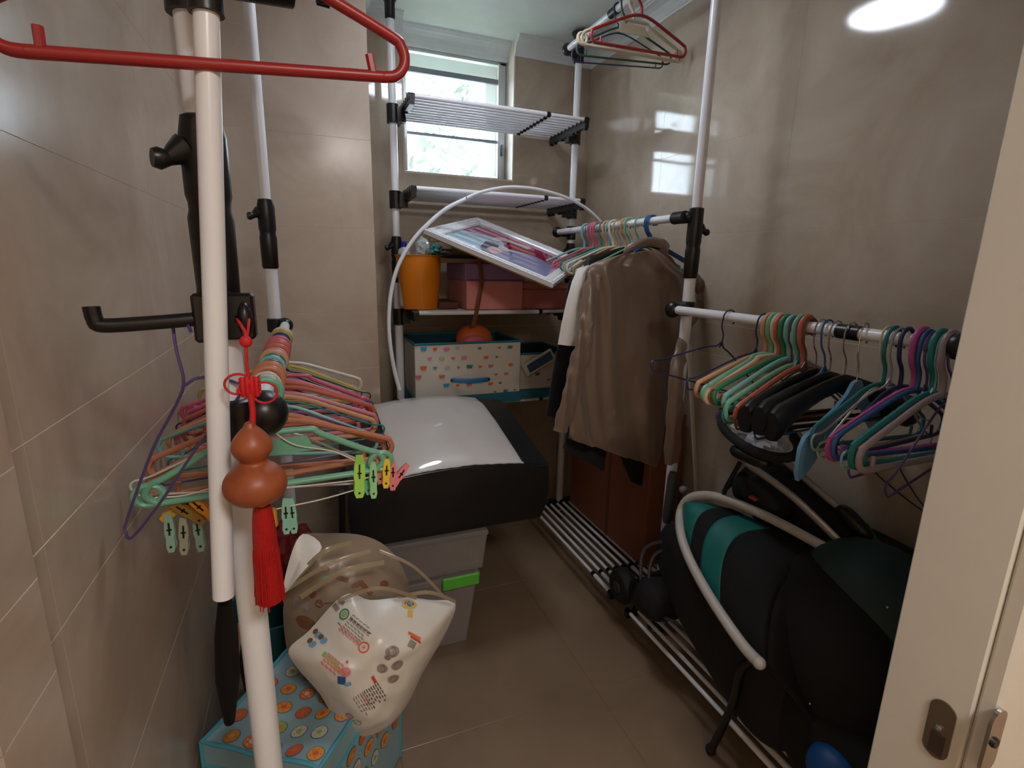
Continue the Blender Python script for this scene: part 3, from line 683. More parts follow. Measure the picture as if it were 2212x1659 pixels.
#PART3
# ---------------------------------------------------------------- things on and around the shelves
def plastic(n, rgb, r=.4, **k): return mat(n, rgb, r, noise_amt=.04, **k)
def mapped(mb, poly, fn, sub=3):
    """flat print laid on a surface: fn(u,v)->3D"""
    n = len(poly); cx = sum(p[0] for p in poly)/n; cy = sum(p[1] for p in poly)/n
    vs = [fn(cx, cy)]
    for s_ in range(1, sub+1):
        for x, y in poly: vs.append(fn(cx+(x-cx)*s_/sub, cy+(y-cy)*s_/sub))
    fs = [(0, 1+k, 1+(k+1) % n) for k in range(n)]
    for s_ in range(1, sub):
        a = 1+(s_-1)*n; b = a+n
        for k in range(n): fs.append((a+k, b+k, b+(k+1) % n, a+(k+1) % n))
    mb.add(vs, fs)
def circ(x, y, r, n=18, ry=None): return [(x+r*math.cos(2*PI*k/n), y+(ry or r)*math.sin(2*PI*k/n)) for k in range(n)]
def rect(x, y, w, h, a=0):
    c, s_ = math.cos(a), math.sin(a)
    return [(x+dx*c-dy*s_, y+dx*s_+dy*c) for dx, dy in ((-w/2, -h/2), (w/2, -h/2), (w/2, h/2), (-w/2, h/2))]

# orange bin
bx, by = .430, 2.145
bn = empty('waste_bin', (bx, by, Z3+.016), 'orange tapered plastic bin on the third shelf, filled with odds and ends', 'bin')
zb = Z3+.0165; zt = zb+.215
MB().lathe([(.0, zb+.004), (.072, zb), (.076, zb+.003), (.0925, zt-.004), (.0955, zt-.002), (.0955, zt), (.0925, zt), (.074, zb+.006), (0, zb+.008)], 40, (bx, by, 0)).build('bin_body', plastic('orange_bin', (232, 134, 20), .35), bn, smooth=40)
adopt(bn)
# bottle with blue cap, crumpled clear bags in the bin
c = P(872, 520, Y=2.14)
bt = empty('bottle', (c.x, 2.14, zb+.01), 'clear bottle with a blue cap standing in the orange bin', 'bottle')
MB().lathe([(0, zb+.01), (.024, zb+.012), (.026, zb+.02), (.026, zt+.0), (.022, zt+.02), (.010, zt+.03), (.010, zt+.036), (0, zt+.036)], 20, (c.x, 2.14, 0)).build('bottle_body', plastic('clear_bottle', (205, 220, 225), .15, trans=.45), bt, smooth=50)
MB().lathe([(.0115, zt+.030), (.0115, zt+.05), (.0095, zt+.052), (0, zt+.052)], 16, (c.x, 2.14, 0)).build('cap', plastic('blue_cap', (32, 40, 150)), bt, smooth=40)
adopt(bt)
def crumple(name, c, r, m, lb, cat, seed=0, amp=.35, n=26):
    mb = MB(); vs = []; c = Vector(c); mm = n//2
    for i in range(mm+1):
        ph = -PI/2+PI*i/mm
        for k in range(n):
            a = 2*PI*k/n; d = Vector((math.cos(ph)*math.cos(a), math.cos(ph)*math.sin(a), math.sin(ph)))
            q = 1+amp*noise.noise(d*2.6+Vector((seed, 0, 0)))+amp*.5*abs(noise.noise(d*6+Vector((0, seed, 0))))
            vs.append(c+Vector((d.x*r[0]*q, d.y*r[1]*q, d.z*r[2]*q)))
    mb.add(vs, [(i*n+k, i*n+(k+1) % n, (i+1)*n+(k+1) % n, (i+1)*n+k) for i in range(mm) for k in range(n)])
    o = mb.build(name, m, smooth=25); return tag(o, lb, cat) if cat else o
clearbag = plastic('clear_film', (215, 218, 216), .15, trans=.35)
crumple('plastic_bag', P(912, 538, Y=2.13), (.030, .035, .038), clearbag, 'crumpled clear plastic bag sticking out of the orange bin', 'bag', 2)
crumple('plastic_wrapper', P(940, 541, Y=2.14), (.022, .028, .020), plastic('teal_film', (70, 150, 140), .25), 'small teal wrapper poking out at the right of the orange bin', 'wrapper', 5, .8)

# paper boxes on the third shelf
pinkm = mat('pink_card', (226, 146, 140), .6); pink2 = mat('dusty_pink_card', (196, 112, 106), .6); purm = mat('lilac_card', (160, 126, 176), .6)
bz = Z3+.0165
o = empty('gift_box', (.73, 2.2, bz), 'pink cardboard box under a lilac lid, middle of the third shelf', 'box')
MB().cbox((.606, 2.05, bz), (.853, 2.34, bz+.118), .0025).build('box_body', pinkm, o)
lid = MB().cbox((.598, 2.043, bz+.1185), (.862, 2.348, bz+.187), .003).build('lid', purm, o)
MB().cbox((.603, 2.0408, bz+.1185), (.857, 2.0428, bz+.124), .0008).build('lid_edge', mat('lilac_edge', (112, 82, 128), .6), o)
adopt(o)
o = empty('gift_box', (.96, 2.2, bz), 'lower dusty pink cardboard box at the right end of the third shelf', 'box')
MB().cbox((.857, 2.06, bz), (1.07, 2.33, bz+.085), .0025).build('box_body', pink2, o)
MB().cbox((.8555, 2.056, bz+.0855), (1.073, 2.334, bz+.112), .002).build('lid', pink2, o); adopt(o)
cardm = mat('kraft_card', (150, 124, 98), .75, bump=.1)
o = MB().cbox((.50, 2.06, bz+.1875), (.98, 2.35, bz+.205), .002).build('cardboard_sheet', cardm); o.rotation_euler = (0, 0, 0)
tag(o, 'flat kraft cardboard folder lying on the lilac lid', 'cardboard')
# irregular beige lump (wrapped cloth) below the frame
o = crumple('cloth_bundle', P(1000, 545, Y=2.2), (.10, .07, .030), mat('taupe_cloth', (128, 114, 98), .9, bump=.3), 'taupe bundled cloth between the picture frame and the kraft folder', 'cloth', 9, .3)
tag(MB().cbox((-.06, -.01, -.011), (.06, .01, .011), .002).build('wood_stick', mat('pale_wood', (150, 118, 70), .6)), 'short pale wooden stick poking out under the left end of the picture frame', 'stick').location = P(960, 517, Y=2.06)
tag(MB().cbox((.500, 2.10, bz), (.585, 2.30, bz+.03), .003).build('brown_tray', mat('brown_leather', (96, 56, 38), .5)), 'thin brown tray lying between the orange bin and the pink box', 'tray')

# picture frame, tilted
A, B_, D_ = V3(.4102, 1.93, 1.3966), V3(.7176, 2.2787, 1.4799), V3(.7966, 1.6325, 1.2160)
fu = (D_-A); fv = (B_-A); FW, FH = fu.length, fv.length; fu.normalize(); fv = (fv-fv.dot(fu)*fu).normalized(); fn_ = fu.cross(fv).normalized()
frm = empty('picture_frame', A, 'white carved picture frame with a glossy portrait, tilted across the boxes on the rack', 'picture')
MF = Matrix(((fu.x, fv.x, fn_.x, A.x), (fu.y, fv.y, fn_.y, A.y), (fu.z, fv.z, fn_.z, A.z), (0, 0, 0, 1)))
mb = MB(); mb.T = MF
fprof = [(0, -.018), (0, -.002), (.004, 0), (.010, .001), (.016, -.004), (.026, -.001), (.038, -.006), (.046, -.004), (.050, -.009), (.050, -.018)]
cor = [(0, 0, 1, 1), (FW, 0, -1, 1), (FW, FH, -1, -1), (0, FH, 1, -1)]
rows = [[(x+sx*d, y+sy*d, z) for d, z in fprof] for x, y, sx, sy in cor]; rows.append(rows[0])
mb.grid(rows, True); mb.build('frame_moulding', plastic('frame_white', (226, 228, 232), .22), frm)
mb = MB(); mb.T = MF     # carved beads along the moulding
for (x0, y0, x1, y1) in ((.008, .008, FW-.008, .008), (.008, FH-.008, FW-.008, FH-.008), (.008, .008, .008, FH-.008), (FW-.008, .008, FW-.008, FH-.008)):
    L_ = math.hypot(x1-x0, y1-y0); k = int(L_/.009)
    for i in range(k+1):
        t = i/k; mb.ell((x0+(x1-x0)*t, y0+(y1-y0)*t, .0005), (.0038, .0038, .003), n=6, m=4)
ob = mb.build('carved_beads', plastic('frame_white', (226, 228, 232), .22), frm, smooth=60); ob['kind'] = 'stuff'
mb = MB(); mb.T = MF; mb.box((.046, .046, -.016), (FW-.046, FH-.046, -.013)); ph_ = mb.build('photo_print', plastic('print_sky', (176, 206, 222), .06, coat=1), frm)
mb = MB(); mb.T = MF; mb.box((.004, .004, -.024), (FW-.004, FH-.004, -.0185)); mb.build('backing_board', mat('backing', (150, 112, 60), .7), frm)
# the print: a generic figure lying in a red dress on grey ground
pw, phh = FW-.096, FH-.096; fp = lambda dz: (lambda u, v: MF @ Vector((.048+u*pw, .048+v*phh, -.0128+dz)))
for nm, poly, rgb, dz in (('print_ground', [(.42,0),(1,0),(1,.5),(.9,.56),(.74,.62),(.6,.5),(.51,.42),(.45,.22)], (150, 148, 190), .0001),
    ('print_drape', [(0,.48),(0,.92),(.06,1),(1,1),(1,.5),(.9,.56),(.74,.62),(.6,.58),(.45,.5),(.40,.62),(.28,.73),(.12,.6)], (170, 60, 106), .0003),
    ('print_dress', [(.40,.70),(.50,.80),(.75,.80),(1,.62),(1,.5),(.9,.56),(.74,.62),(.6,.56),(.48,.48)], (158, 30, 58), .0005),
    ('print_arm', [(.28,.55),(.27,.75),(.34,.85),(.46,.86),(.56,.92),(.62,.88),(.60,.76),(.55,.76),(.46,.76),(.36,.70),(.34,.58)], (236, 206, 206), .0006),
    ('print_hair', [(.32,.17),(.27,.45),(.33,.5),(.40,.48),(.42,.38),(.38,.34),(.37,.2),(.47,.1),(.46,.04),(.38,.06)], (52, 54, 84), .0007),
    ('print_face', [(.37,.2),(.38,.34),(.44,.36),(.50,.30),(.50,.16),(.46,.1)], (230, 184, 182), .0008),
    ('print_shoulder', [(.42,.42),(.46,.5),(.53,.44),(.52,.36),(.47,.34)], (238, 212, 210), .0009)):
    mb = MB(); mb.add([fp(dz)(p[0], p[1]) for p in poly], [tuple(range(len(poly)))]); mb.build(nm, plastic(nm, rgb, .06, coat=1), ph_)
adopt(frm)

# big white hoop
hp = [P(863, 842, Y=1.90), P(852, 800, Y=1.90), P(843, 745, Y=1.90), P(840, 690, Y=1.91), P(845, 630, Y=1.92), P(860, 575, Y=1.93), P(888, 525, Y=1.94), P(920, 488, Y=1.95), P(965, 450, Y=1.96), P(1018, 425, Y=1.965)]
h2 = [P(1008, 428, Y=1.955), P(1040, 415, Y=1.95), P(1090, 405, Y=1.95), P(1140, 406, Y=1.955), P(1190, 416, Y=1.96), P(1235, 432, Y=1.97), P(1270, 453, Y=1.98), P(1298, 480, Y=1.985), P(1318, 510, Y=1.99), P(1330, 545, Y=1.99)]
MBh = MB().tube(smooth_path(hp, 4), .0075, 10).tube(smooth_path(h2, 4), .0065, 10)
tag(MBh.build('hoop', plastic('hoop_white', (226, 230, 232), .35), smooth=50), 'large thin white plastic hoop standing in front of the shelves', 'hoop')

# patterned fabric storage baskets
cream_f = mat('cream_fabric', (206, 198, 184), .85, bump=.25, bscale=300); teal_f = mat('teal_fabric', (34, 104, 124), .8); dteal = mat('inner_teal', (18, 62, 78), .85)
pc = dict(b=(60, 142, 190), o=(226, 104, 44), p=(220, 116, 166), s=(82, 118, 132), r=(196, 108, 108), t=(40, 128, 128), w=(150, 118, 96), g=(176, 172, 164))
def basket(x0, x1, y0, y1, z0, z1, lb, skew=.0, handle=True, decs=()):
    r = empty('storage_basket', ((x0+x1)/2, (y0+y1)/2, z0), lb, 'basket', 'printed fabric baskets on the fourth shelf'); n = 14; t = .006
    mb = MB()
    def wall(a, b, nrm, m):
        rows = []
        for j in range(9):
            z = z0+(z1-z0)*j/8; row = []
            for i in range(n+1):
                q = Vector(a).lerp(Vector(b), i/n); w = math.sin(PI*i/n)*math.sin(PI*j/8)*.006+.0015*noise.noise(Vector((q.x*20, q.y*20, z*20)))
                row.append((q.x+nrm[0]*w, q.y+nrm[1]*w, z))
            rows.append(row)
        m.grid(rows)
    for a, b, nn in (((x0, y0, 0), (x1, y0, 0), (0, -1)), ((x1, y0, 0), (x1, y1, 0), (1, 0)), ((x1, y1, 0), (x0, y1, 0), (0, 1)), ((x0, y1, 0), (x0, y0, 0), (-1, 0))): wall(a, b, nn, mb)
    mb.box((x0, y0, z0), (x1, y1, z0+.004)); mb.build('basket_body', cream_f, r, smooth=30)
    mb = MB(); e = .004
    for a, b in (((x0+e, y0+e), (x1-e, y0+e+.001)), ((x0+e, y1-e-.001), (x1-e, y1-e)), ((x0+e, y0+e), (x0+e+.001, y1-e)), ((x1-e-.001, y0+e), (x1-e, y1-e))): mb.box((a[0], a[1], z0+.005), (b[0], b[1], z1-.002))
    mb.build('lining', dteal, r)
    mb = MB(); loop = [(x0, y0), (x1, y0), (x1, y1), (x0, y1)]
    mb.tube([(x, y, z1) for x, y in loop], .005, 8, closed=True); mb.build('rim_piping', teal_f, r, smooth=50)
    mb = MB()
    mb.box((x0-.0015, y0-.009, z0-.001), (x1+.0015, y0-.001, z0+.042)); mb.box((x0-.008, y0, z0-.001), (x0-.0005, y1, z0+.042)); mb.box((x1+.0005, y0, z0-.001), (x1+.008, y1, z0+.042))
    mb.build('base_band', teal_f, r)
    if handle:
        a = P(975, 821, Y=y0-.012); b = P(1056, 819, Y=y0-.012); mid = a.lerp(b, .5)+V3(0, -.016, -.001)
        hb = MB().tube(smooth_path([a, a.lerp(mid, .5)+V3(0, -.004, 0), mid, b.lerp(mid, .5)+V3(0, -.004, 0), b], 5), .0022, 10, flat=(4.3, (0, 0, 1))).build('handle', mat('blue_handle', (36, 118, 180), .5), r, smooth=50)
        for q in (a, b): MB().tube([q+V3(0, -.003, 0), q+V3(0, -.0065, 0)], .0045, 12).build('rivet', black_m, hb)
    for k, (cx, cy, col, sz) in enumerate(decs):
        q = P(cx, cy, Y=y0-.0085); w = sz; h = w*.52
        if q.z < z0+.045: continue
        mb = MB(); mapped(mb, [(-w, h), (-w*.72, -h), (w*.72, -h), (w, h)], lambda u, v: V3(q.x+u, y0-.0015-(math.sin(PI*min(max((q.x+u-x0)/(x1-x0), 0), 1))*math.sin(PI*(q.z+v-z0)/(z1-z0)))*.0064-.0014, q.z+v), 2)
        mb.build('print_motif', mat('print_'+col, pc[col], .85), r)
    adopt(r); return r
dl = [(420, 410, 'b', 1), (555, 412, 'o', .7), (697, 412, 'p', 1), (820, 400, 'g', .8), (1090, 402, 's', .6), (1325, 395, 'w', .5), (1455, 388, 's', .9), (493, 525, 'p', .65), (635, 520, 'g', .9), (770, 520, 'o', .65), (903, 515, 'p', .95), (1165, 512, 'o', .9), (1295, 505, 's', .5), (418, 638, 'o', 1.05), (555, 635, 'b', .65), (700, 630, 'g', .95), (832, 628, 'r', .55), (965, 620, 't', 1.05), (1092, 620, 'o', .6), (1220, 612, 'r', .85), (1460, 600, 'o', .85), (357, 748, 'r', .95), (635, 740, 'r', 1), (1283, 713, 'o', .6), (1405, 705, 'r', .8), (690, 842, 'b', .95), (825, 842, 'o', .65), (960, 832, 'r', .95), (1215, 825, 'o', .9), (1335, 815, 'w', .55), (1275, 920, 'w', .5), (1400, 912, 's', .85), (1510, 900, 'w', .5)]
basket(.378, .828, 2.0, 2.32, Z4+.017, .962, 'cream fabric basket with printed bowls and blue handle, left on the fourth shelf', decs=[(840+a*.1808, 680+b*.1808, c_, .0135*s_) for a, b, c_, s_ in dl])
basket(.842, 1.075, 2.03, 2.32, Z4+.017, .900, 'cream fabric basket half hidden behind the dark coat, right on the fourth shelf', handle=False, decs=[(1138, 806, 'o', .010), (1161, 808, 't', .012), (1157, 840, 'o', .012), (1185, 820, 'r', .01)])
# white pouch with a blue panel on the second basket
q = P(1163, 784, Y=2.012)
o = empty('pouch', q, 'white pouch with a slate blue printed panel leaning in the right fabric basket', 'pouch')
mb = MB().cbox((-.075, -.004, -.030), (.08, .006, .030), .004); b_ = mb.build('pouch_body', mat('pouch_white', (214, 208, 190), .6), o); b_.rotation_euler = (0, deg(-28), 0)
b2 = MB().cbox((-.055, -.0055, -.018), (.07, -.0038, .020), .0006).build('printed_panel', mat('pouch_blue', (62, 92, 120), .6), o); b2.rotation_euler = (0, deg(-28), 0)
# handbag with brown strap in the first basket
o = empty('handbag', (.62, 2.12, .90), 'orange and pink round handbag sitting in the left basket, brown strap pulled upwards', 'bag')
c1 = P(1027, 735, Y=2.09)
MB().ell((c1.x, 2.11, c1.z-.01), (.082, .05, .075), n=26, m=14, p=.9).build('bag_body', mat('orange_leather', (196, 88, 40), .5), o, smooth=60)
MB().ell((c1.x-.012, 2.068, c1.z-.035), (.060, .022, .062), n=22, m=10, p=.85).build('front_pocket', mat('pink_leather', (206, 96, 100), .5), o, smooth=60)
st_ = [P(1022, 705, Y=2.05), P(1028, 680, Y=2.035), P(1034, 650, Y=2.03), P(1040, 615, Y=2.03), P(1038, 580, Y=2.035), P(1033, 550, Y=2.04)]
MB().tube(smooth_path(st_, 5), .0095, 8, flat=(.16, (0, -1, 0))).build('strap', mat('brown_strap', (120, 66, 34), .45), o, smooth=50)
adopt(o)

# blanket storage bag with clear top on a clear box
blk = mat('black_nylon', (17, 17, 20), .45, bump=.35, bscale=14)
BX0, BX1, BY0, BY1, BZ0 = .075, .715, 1.46, 1.94, .428
def btop(u, v):
    x = BX0+(BX1-BX0)*u; y = BY0+(BY1-BY0)*v
    e = min(1, min(u, 1-u)*7)**.6
    z = .628+.115*v+.05*math.sin(PI*u)*(.35+.65*math.sin(PI*min(1, v*.75+.12)))*e - .03*max(0, v-.8)*5*.5
    return V3(x, y, z)
bb = empty('blanket_bag', ((BX0+BX1)/2, 1.7, BZ0), 'black zip storage bag with clear window showing a cream blanket', 'storage bag')
rows = []; n = 24
for j in range(n+1): rows.append([btop(i/n, j/n) for i in range(n+1)])
mb = MB().grid(rows)
ring = [(i/n, 0) for i in range(n)]+[(1, i/n) for i in range(n)]+[(1-i/n, 1) for i in range(n)]+[(0, 1-i/n) for i in range(n)]
ws = []
for k in range(7):
    t = k/6; row = []
    for (u, v) in ring:
        p = btop(u, v); c0 = V3((BX0+BX1)/2, (BY0+BY1)/2, 0); inset = 1-.05*(t**3); bul = 1+.02*math.sin(PI*t)
        z = p.z+(BZ0-p.z)*t; w_ = .005*noise.noise(V3(p.x*9, p.y*9, z*7))*math.sin(PI*t)
        row.append(V3(c0.x+(p.x-c0.x)*inset*bul+w_, c0.y+(p.y-c0.y)*inset*bul+w_, z))
    ws.append(row)
mb.grid(ws, True); k0 = len(mb.v)-len(ring); mb.f.append(tuple(range(k0, k0+len(ring)))); mb.mi.append(0)
mb.build('bag_shell', blk, bb, smooth=50)
creamb = mat('cream_blanket_under_film', (204, 198, 192), .35, coat=1, bump=.7, bscale=7, noise_amt=.04)
def bpan(u, v):
    uu = .215+.64*u - .02*v; vv = .0+.985*v
    p = btop(uu, vv); return p+V3(0, -.002 if v < .02 else 0, .004+.017*(math.sin(PI*u)**.45)*(math.sin(PI*min(1, v*1.0))**.35)+.0025*noise.noise(V3(u*6, v*5, 2)))
rows = [[bpan(i/40, j/40) for i in range(41)] for j in range(41)]
MB().grid(rows).build('blanket_window', creamb, bb, smooth=60)
silv = mat('clear_welt', (206, 208, 216), .12, spec=.8, bump=.8, bscale=120)
MB().tube([bpan(i/30, 0)+V3(0, -.003, -.001+.0008*math.sin(i*2.2)) for i in range(31)], .0032, 8).build('window_welt', silv, bb, smooth=40)
for u_ in (0, 1): MB().tube([bpan(u_, i/30)+V3(0, 0, .001) for i in range(31)], .0022, 8).build('window_seam', blk, bb, smooth=40)
MB().tube([ws[0][i]+V3(0, -.002, -.006) for i in range(n+1)], .0026, 6).build('zip', mat('zip_black', (28, 28, 34), .3), bb, smooth=40)
adopt(bb)
clearp = plastic('clear_box_plastic', (176, 168, 164), .25, trans=.6)
cb = empty('storage_box', (.27, 1.6, 0), 'see-through plastic storage box with green latches under the black blanket bag', 'box', 'clear boxes under the blanket bag')
def frust(mb, x0, x1, y0, y1, z0, z1, tp, t=.003):
    for s_, d in ((0, 0), (1, t)):
        lo = [(x0+tp+d, y0+tp+d, z0+d), (x1-tp-d, y0+tp+d, z0+d), (x1-tp-d, y1-tp-d, z0+d), (x0+tp+d, y1-tp-d, z0+d)]; hi = [(x0+d, y0+d, z1), (x1-d, y0+d, z1), (x1-d, y1-d, z1), (x0+d, y1-d, z1)]
        fs = [(0, 1, 5, 4), (1, 2, 6, 5), (2, 3, 7, 6), (3, 0, 4, 7), (3, 2, 1, 0)]
        if s_: fs = [tuple(reversed(f)) for f in fs]
        mb.add(lo+hi, fs)
    return mb
frust(MB(), .10, .465, 1.455, 1.90, .002, .262, .028).build('box_body', clearp, cb)
MB().cbox((.09, 1.445, .262), (.475, 1.91, .282), .004).build('lid', clearp, cb)
gm = plastic('green_latch', (92, 190, 58), .35)
for y0_, y1_ in ((1.50, 1.62), (1.74, 1.86)): MB().cbox((.4755, y0_, .235), (.4855, y1_, .292), .003).build('latch', gm, cb)
MB().cbox((.345, 1.435, .244), (.468, 1.4445, .286), .003).build('latch', gm, cb)
adopt(cb)
cb2 = empty('storage_box', (.29, 1.6, .283), 'see-through shallow plastic box stacked directly beneath the black blanket bag', 'box', 'clear boxes under the blanket bag')
frust(MB(), .09, .50, 1.455, 1.92, .283, .408, .012).build('box_body', clearp, cb2)
MB().cbox((.085, 1.45, .408), (.505, 1.925, .426), .004).build('lid', clearp, cb2); adopt(cb2)
for i, (x, y, z, r_, c_) in enumerate(((.20, 1.60, .09, (.07, .10, .08), (120, 110, 108)), (.34, 1.62, .10, (.07, .10, .09), (90, 84, 92)), (.27, 1.78, .12, (.10, .07, .10), (150, 132, 120)))):
    crumple('folded_cloth', (x, y, z+.02), r_, mat('cloth_%d' % i, c_, .9), ('grey cloth', 'dark slate cloth', 'beige cloth')[i]+' stuffed inside the lower clear box with green latches', 'cloth', i*3, .2, 20)
# brown carton under the shirts
ct = empty('carton', (1.24, 1.9, .13), 'reddish brown cardboard carton standing on the floor shelf below the hanging shirts', 'box')
ctm = mat('carton_brown', (134, 78, 52), .7, bump=.1)
MB().cbox((1.150, 1.48, .133), (1.295, 2.09, .74), .003).build('carton_body', ctm, ct)
MB().cbox((1.1488, 1.74, .133), (1.1498, 1.76, .74), .0003).build('carton_seam', mat('carton_dark', (104, 58, 40), .7), ct); adopt(ct)

# ---------------------------------------------------------------- garments
def garment(name, rows_px, Y, thick, m, lb, cat='clothes', fold=.008, freq=9, seed=0, parts=(), diag=.0, n=56, ybias=0, solid=0, grp=None):
    """closed flat garment: rows of (left px, right px) at depth Y, folded along the drop"""
    L_ = []
    pts = []
    for (lx, ly, rx, ry_) in rows_px: pts.append((P(lx, ly, Y=Y), P(rx, ry_, Y=Y)))
    k = 5; A_ = smooth_path([a for a, b in pts], k); B__ = smooth_path([b for a, b in pts], k)
    rows = []; N = len(A_)
    for j in range(N):
        a, b = A_[j], B__[j]; w = (b-a).length; t = j/(N-1); row = []
        th = thick*(.35+.65*min(1, t*5))
        for i in range(n):
            ang = 2*PI*i/n; cx = math.cos(ang); sy = math.sin(ang)
            sx = math.copysign(abs(cx)**.55, cx); yy = math.copysign(abs(sy)**.7, sy)
            u = .5-.5*sx; q = a.lerp(b, u)
            s_ = u*freq*PI + diag*t*6 + 1.6*noise.noise(V3(u*2+seed, t*1.5, 0))
            f = fold*(.25+.75*min(1, t*2.2))*(math.sin(s_)+.6*math.sin(s_*2.3+seed)+1.0*noise.noise(V3(u*5+seed, t*3.2, seed)))
            row.append(V3(q.x, Y+ybias+th*yy*(1 if yy < 0 else 1)+f, q.z))
        rows.append(row)
    mb = MB().grid(rows, True)
    mb.f.append(tuple(range(n))); mb.mi.append(0); b0 = (N-1)*n; mb.f.append(tuple(reversed(range(b0, b0+n)))); mb.mi.append(0)
    return mb.build(name, m, smooth=70)
def sleeve(parent, pts, rs, m, flat=(.45, (0, -1, 0)), name='sleeve'):
    p = smooth_path(pts, 6); N = len(p); rr = []
    for i in range(N):
        t = i/(N-1)*(len(rs)-1); a = int(min(t, len(rs)-2)); rr.append(rs[a]+(rs[a+1]-rs[a])*(t-a)+.0025*math.sin(i*1.9))
    mb = MB().tube(p, .03, 18, flat=flat, rs=rr)
    mb.v = [tuple(Vector(v)+V3(0, .006*math.sin(v[0]*150), 0)) for v in mb.v]
    return mb.build(name, m, parent, smooth=60)
taupe = mat('taupe_jersey', (122, 102, 88), .34, spec=.6, sheen=.2, bump=.9, bscale=9, stretch=(2.2, 1, .5))
ys = 1.470
rowsS = [(1345, 548, 1428, 538), (1318, 556, 1450, 556), (1285, 567, 1470, 582), (1268, 582, 1486, 600), (1264, 612, 1488, 640), (1260, 660, 1476, 700), (1250, 720, 1468, 760), (1238, 790, 1460, 820), (1232, 860, 1448, 890), (1228, 915, 1436, 950), (1226, 938, 1425, 984), (1228, 946, 1418, 1008)]
sh = garment('brown_shirt', rowsS, ys, .018, taupe, '', fold=.0125, freq=5, seed=1.3, diag=-1.6, n=110)
tag(sh, 'shiny taupe brown long-sleeved top hanging in front on the middle rail', 'shirt')
# stand-up collar
cl = [P(1345, 552, Y=ys), P(1370, 540, Y=ys-.02), P(1400, 532, Y=ys-.024), P(1430, 538, Y=ys-.012), P(1440, 552, Y=ys+.01), P(1405, 535, Y=ys+.028), P(1370, 540, Y=ys+.026)]
mb = MB(); lo = smooth_path(cl, 4, True); mb.grid([lo, [p+V3(.004, 0, .016) for p in lo], [p+V3(.008, 0, .030) for p in lo]], True); mb.build('collar', taupe, sh, smooth=60, solid=.002)
sleeve(sh, [P(1284, 592, Y=ys-.01), P(1276, 640, Y=ys-.03), P(1268, 710, Y=ys-.04), P(1252, 780, Y=ys-.045), P(1232, 850, Y=ys-.045), P(1212, 932, Y=ys-.04)], [.026, .028, .030, .032, .029, .026], taupe)
sleeve(sh, [P(1488, 600, Y=ys+.01), P(1512, 616, Y=ys+.03), P(1514, 650, Y=ys+.03), P(1494, 690, Y=ys-.02), P(1468, 770, Y=1.262), P(1460, 880, Y=1.245), P(1450, 1000, Y=1.25)], [.026, .024, .024, .022, .026, .028, .026], taupe)
for o_ in sh.children: pass
whitec = mat('white_cotton', (222, 220, 214), .8, bump=.2, bscale=30)
ws_ = garment('white_tshirt', [(1330, 556, 1420, 552), (1290, 572, 1450, 575), (1256, 588, 1462, 600), (1250, 640, 1462, 680), (1248, 760, 1455, 800), (1250, 860, 1440, 900)], 1.560, .008, whitec, '', fold=.004, freq=5, seed=4)
tag(ws_, 'white short-sleeved T-shirt hanging right behind the brown top', 'shirt')
mb = MB(); sec = []
for (lx, ly, rx, ry_, yy) in ((1248, 580, 1300, 566, 1.535), (1236, 608, 1274, 620, 1.51), (1224, 650, 1268, 665, 1.50), (1213, 700, 1260, 710, 1.49), (1205, 744, 1256, 748, 1.485)):
    a, b = P(lx, ly, Y=yy), P(rx, ry_, Y=yy); row = []
    for i in range(20):
        g = 2*PI*i/20; u = .5-.5*math.cos(g); q = a.lerp(b, u); row.append(V3(q.x, yy+.013*math.sin(g)+.003*math.sin(u*14), q.z))
    sec.append(row)
mb.grid(sec, True); mb.build('sleeve', whitec, ws_, smooth=60)
blackc = mat('black_wool', (14, 14, 18), .9, sheen=.1, bump=.3, bscale=60)
bc = garment('black_coat', [(1290, 575, 1420, 575), (1236, 600, 1450, 610), (1222, 650, 1452, 680), (1208, 730, 1450, 780), (1196, 800, 1440, 860), (1184, 880, 1425, 930), (1182, 898, 1420, 950)], 1.612, .015, blackc, '', fold=.006, freq=6, seed=8)
tag(bc, 'long black coat hanging behind the white T-shirt', 'coat')
tr = empty('black_trousers', (1.07, 1.52, .5), 'black trousers hanging under the brown top, two legs showing below its hem', 'trousers')
for nm, rr_ in (('trouser_leg', [(1262, 700, 1330, 700), (1245, 800, 1318, 800), (1232, 900, 1312, 920), (1222, 950, 1308, 985), (1216, 968, 1304, 1018)]), ('trouser_leg', [(1335, 700, 1420, 700), (1335, 800, 1425, 820), (1334, 900, 1428, 930), (1336, 970, 1424, 1010), (1362, 1040, 1420, 1062)])):
    g_ = garment(nm, rr_, 1.53, .010, blackc, '', fold=.002, freq=2, seed=3); g_.parent = tr
MB().cbox((.87, 1.522, 1.10), (1.19, 1.538, 1.135), .004).build('waistband', blackc, tr); adopt(tr)
# leaning flat white rod beside the mid pole
a, b = P(1488, 745, Y=1.36), P(1504, 1058, Y=1.365); d = (b-a).normalized()
tag(MB().tube([a, a.lerp(b, .5), b+d*.02], .0085, 12, flat=(.6, (0, -1, 0))).build('curtain_rod', plastic('rod_white', (214, 208, 196), .4), smooth=50), 'slim off-white rod leaning beside the lower part of the middle pole', 'rod')
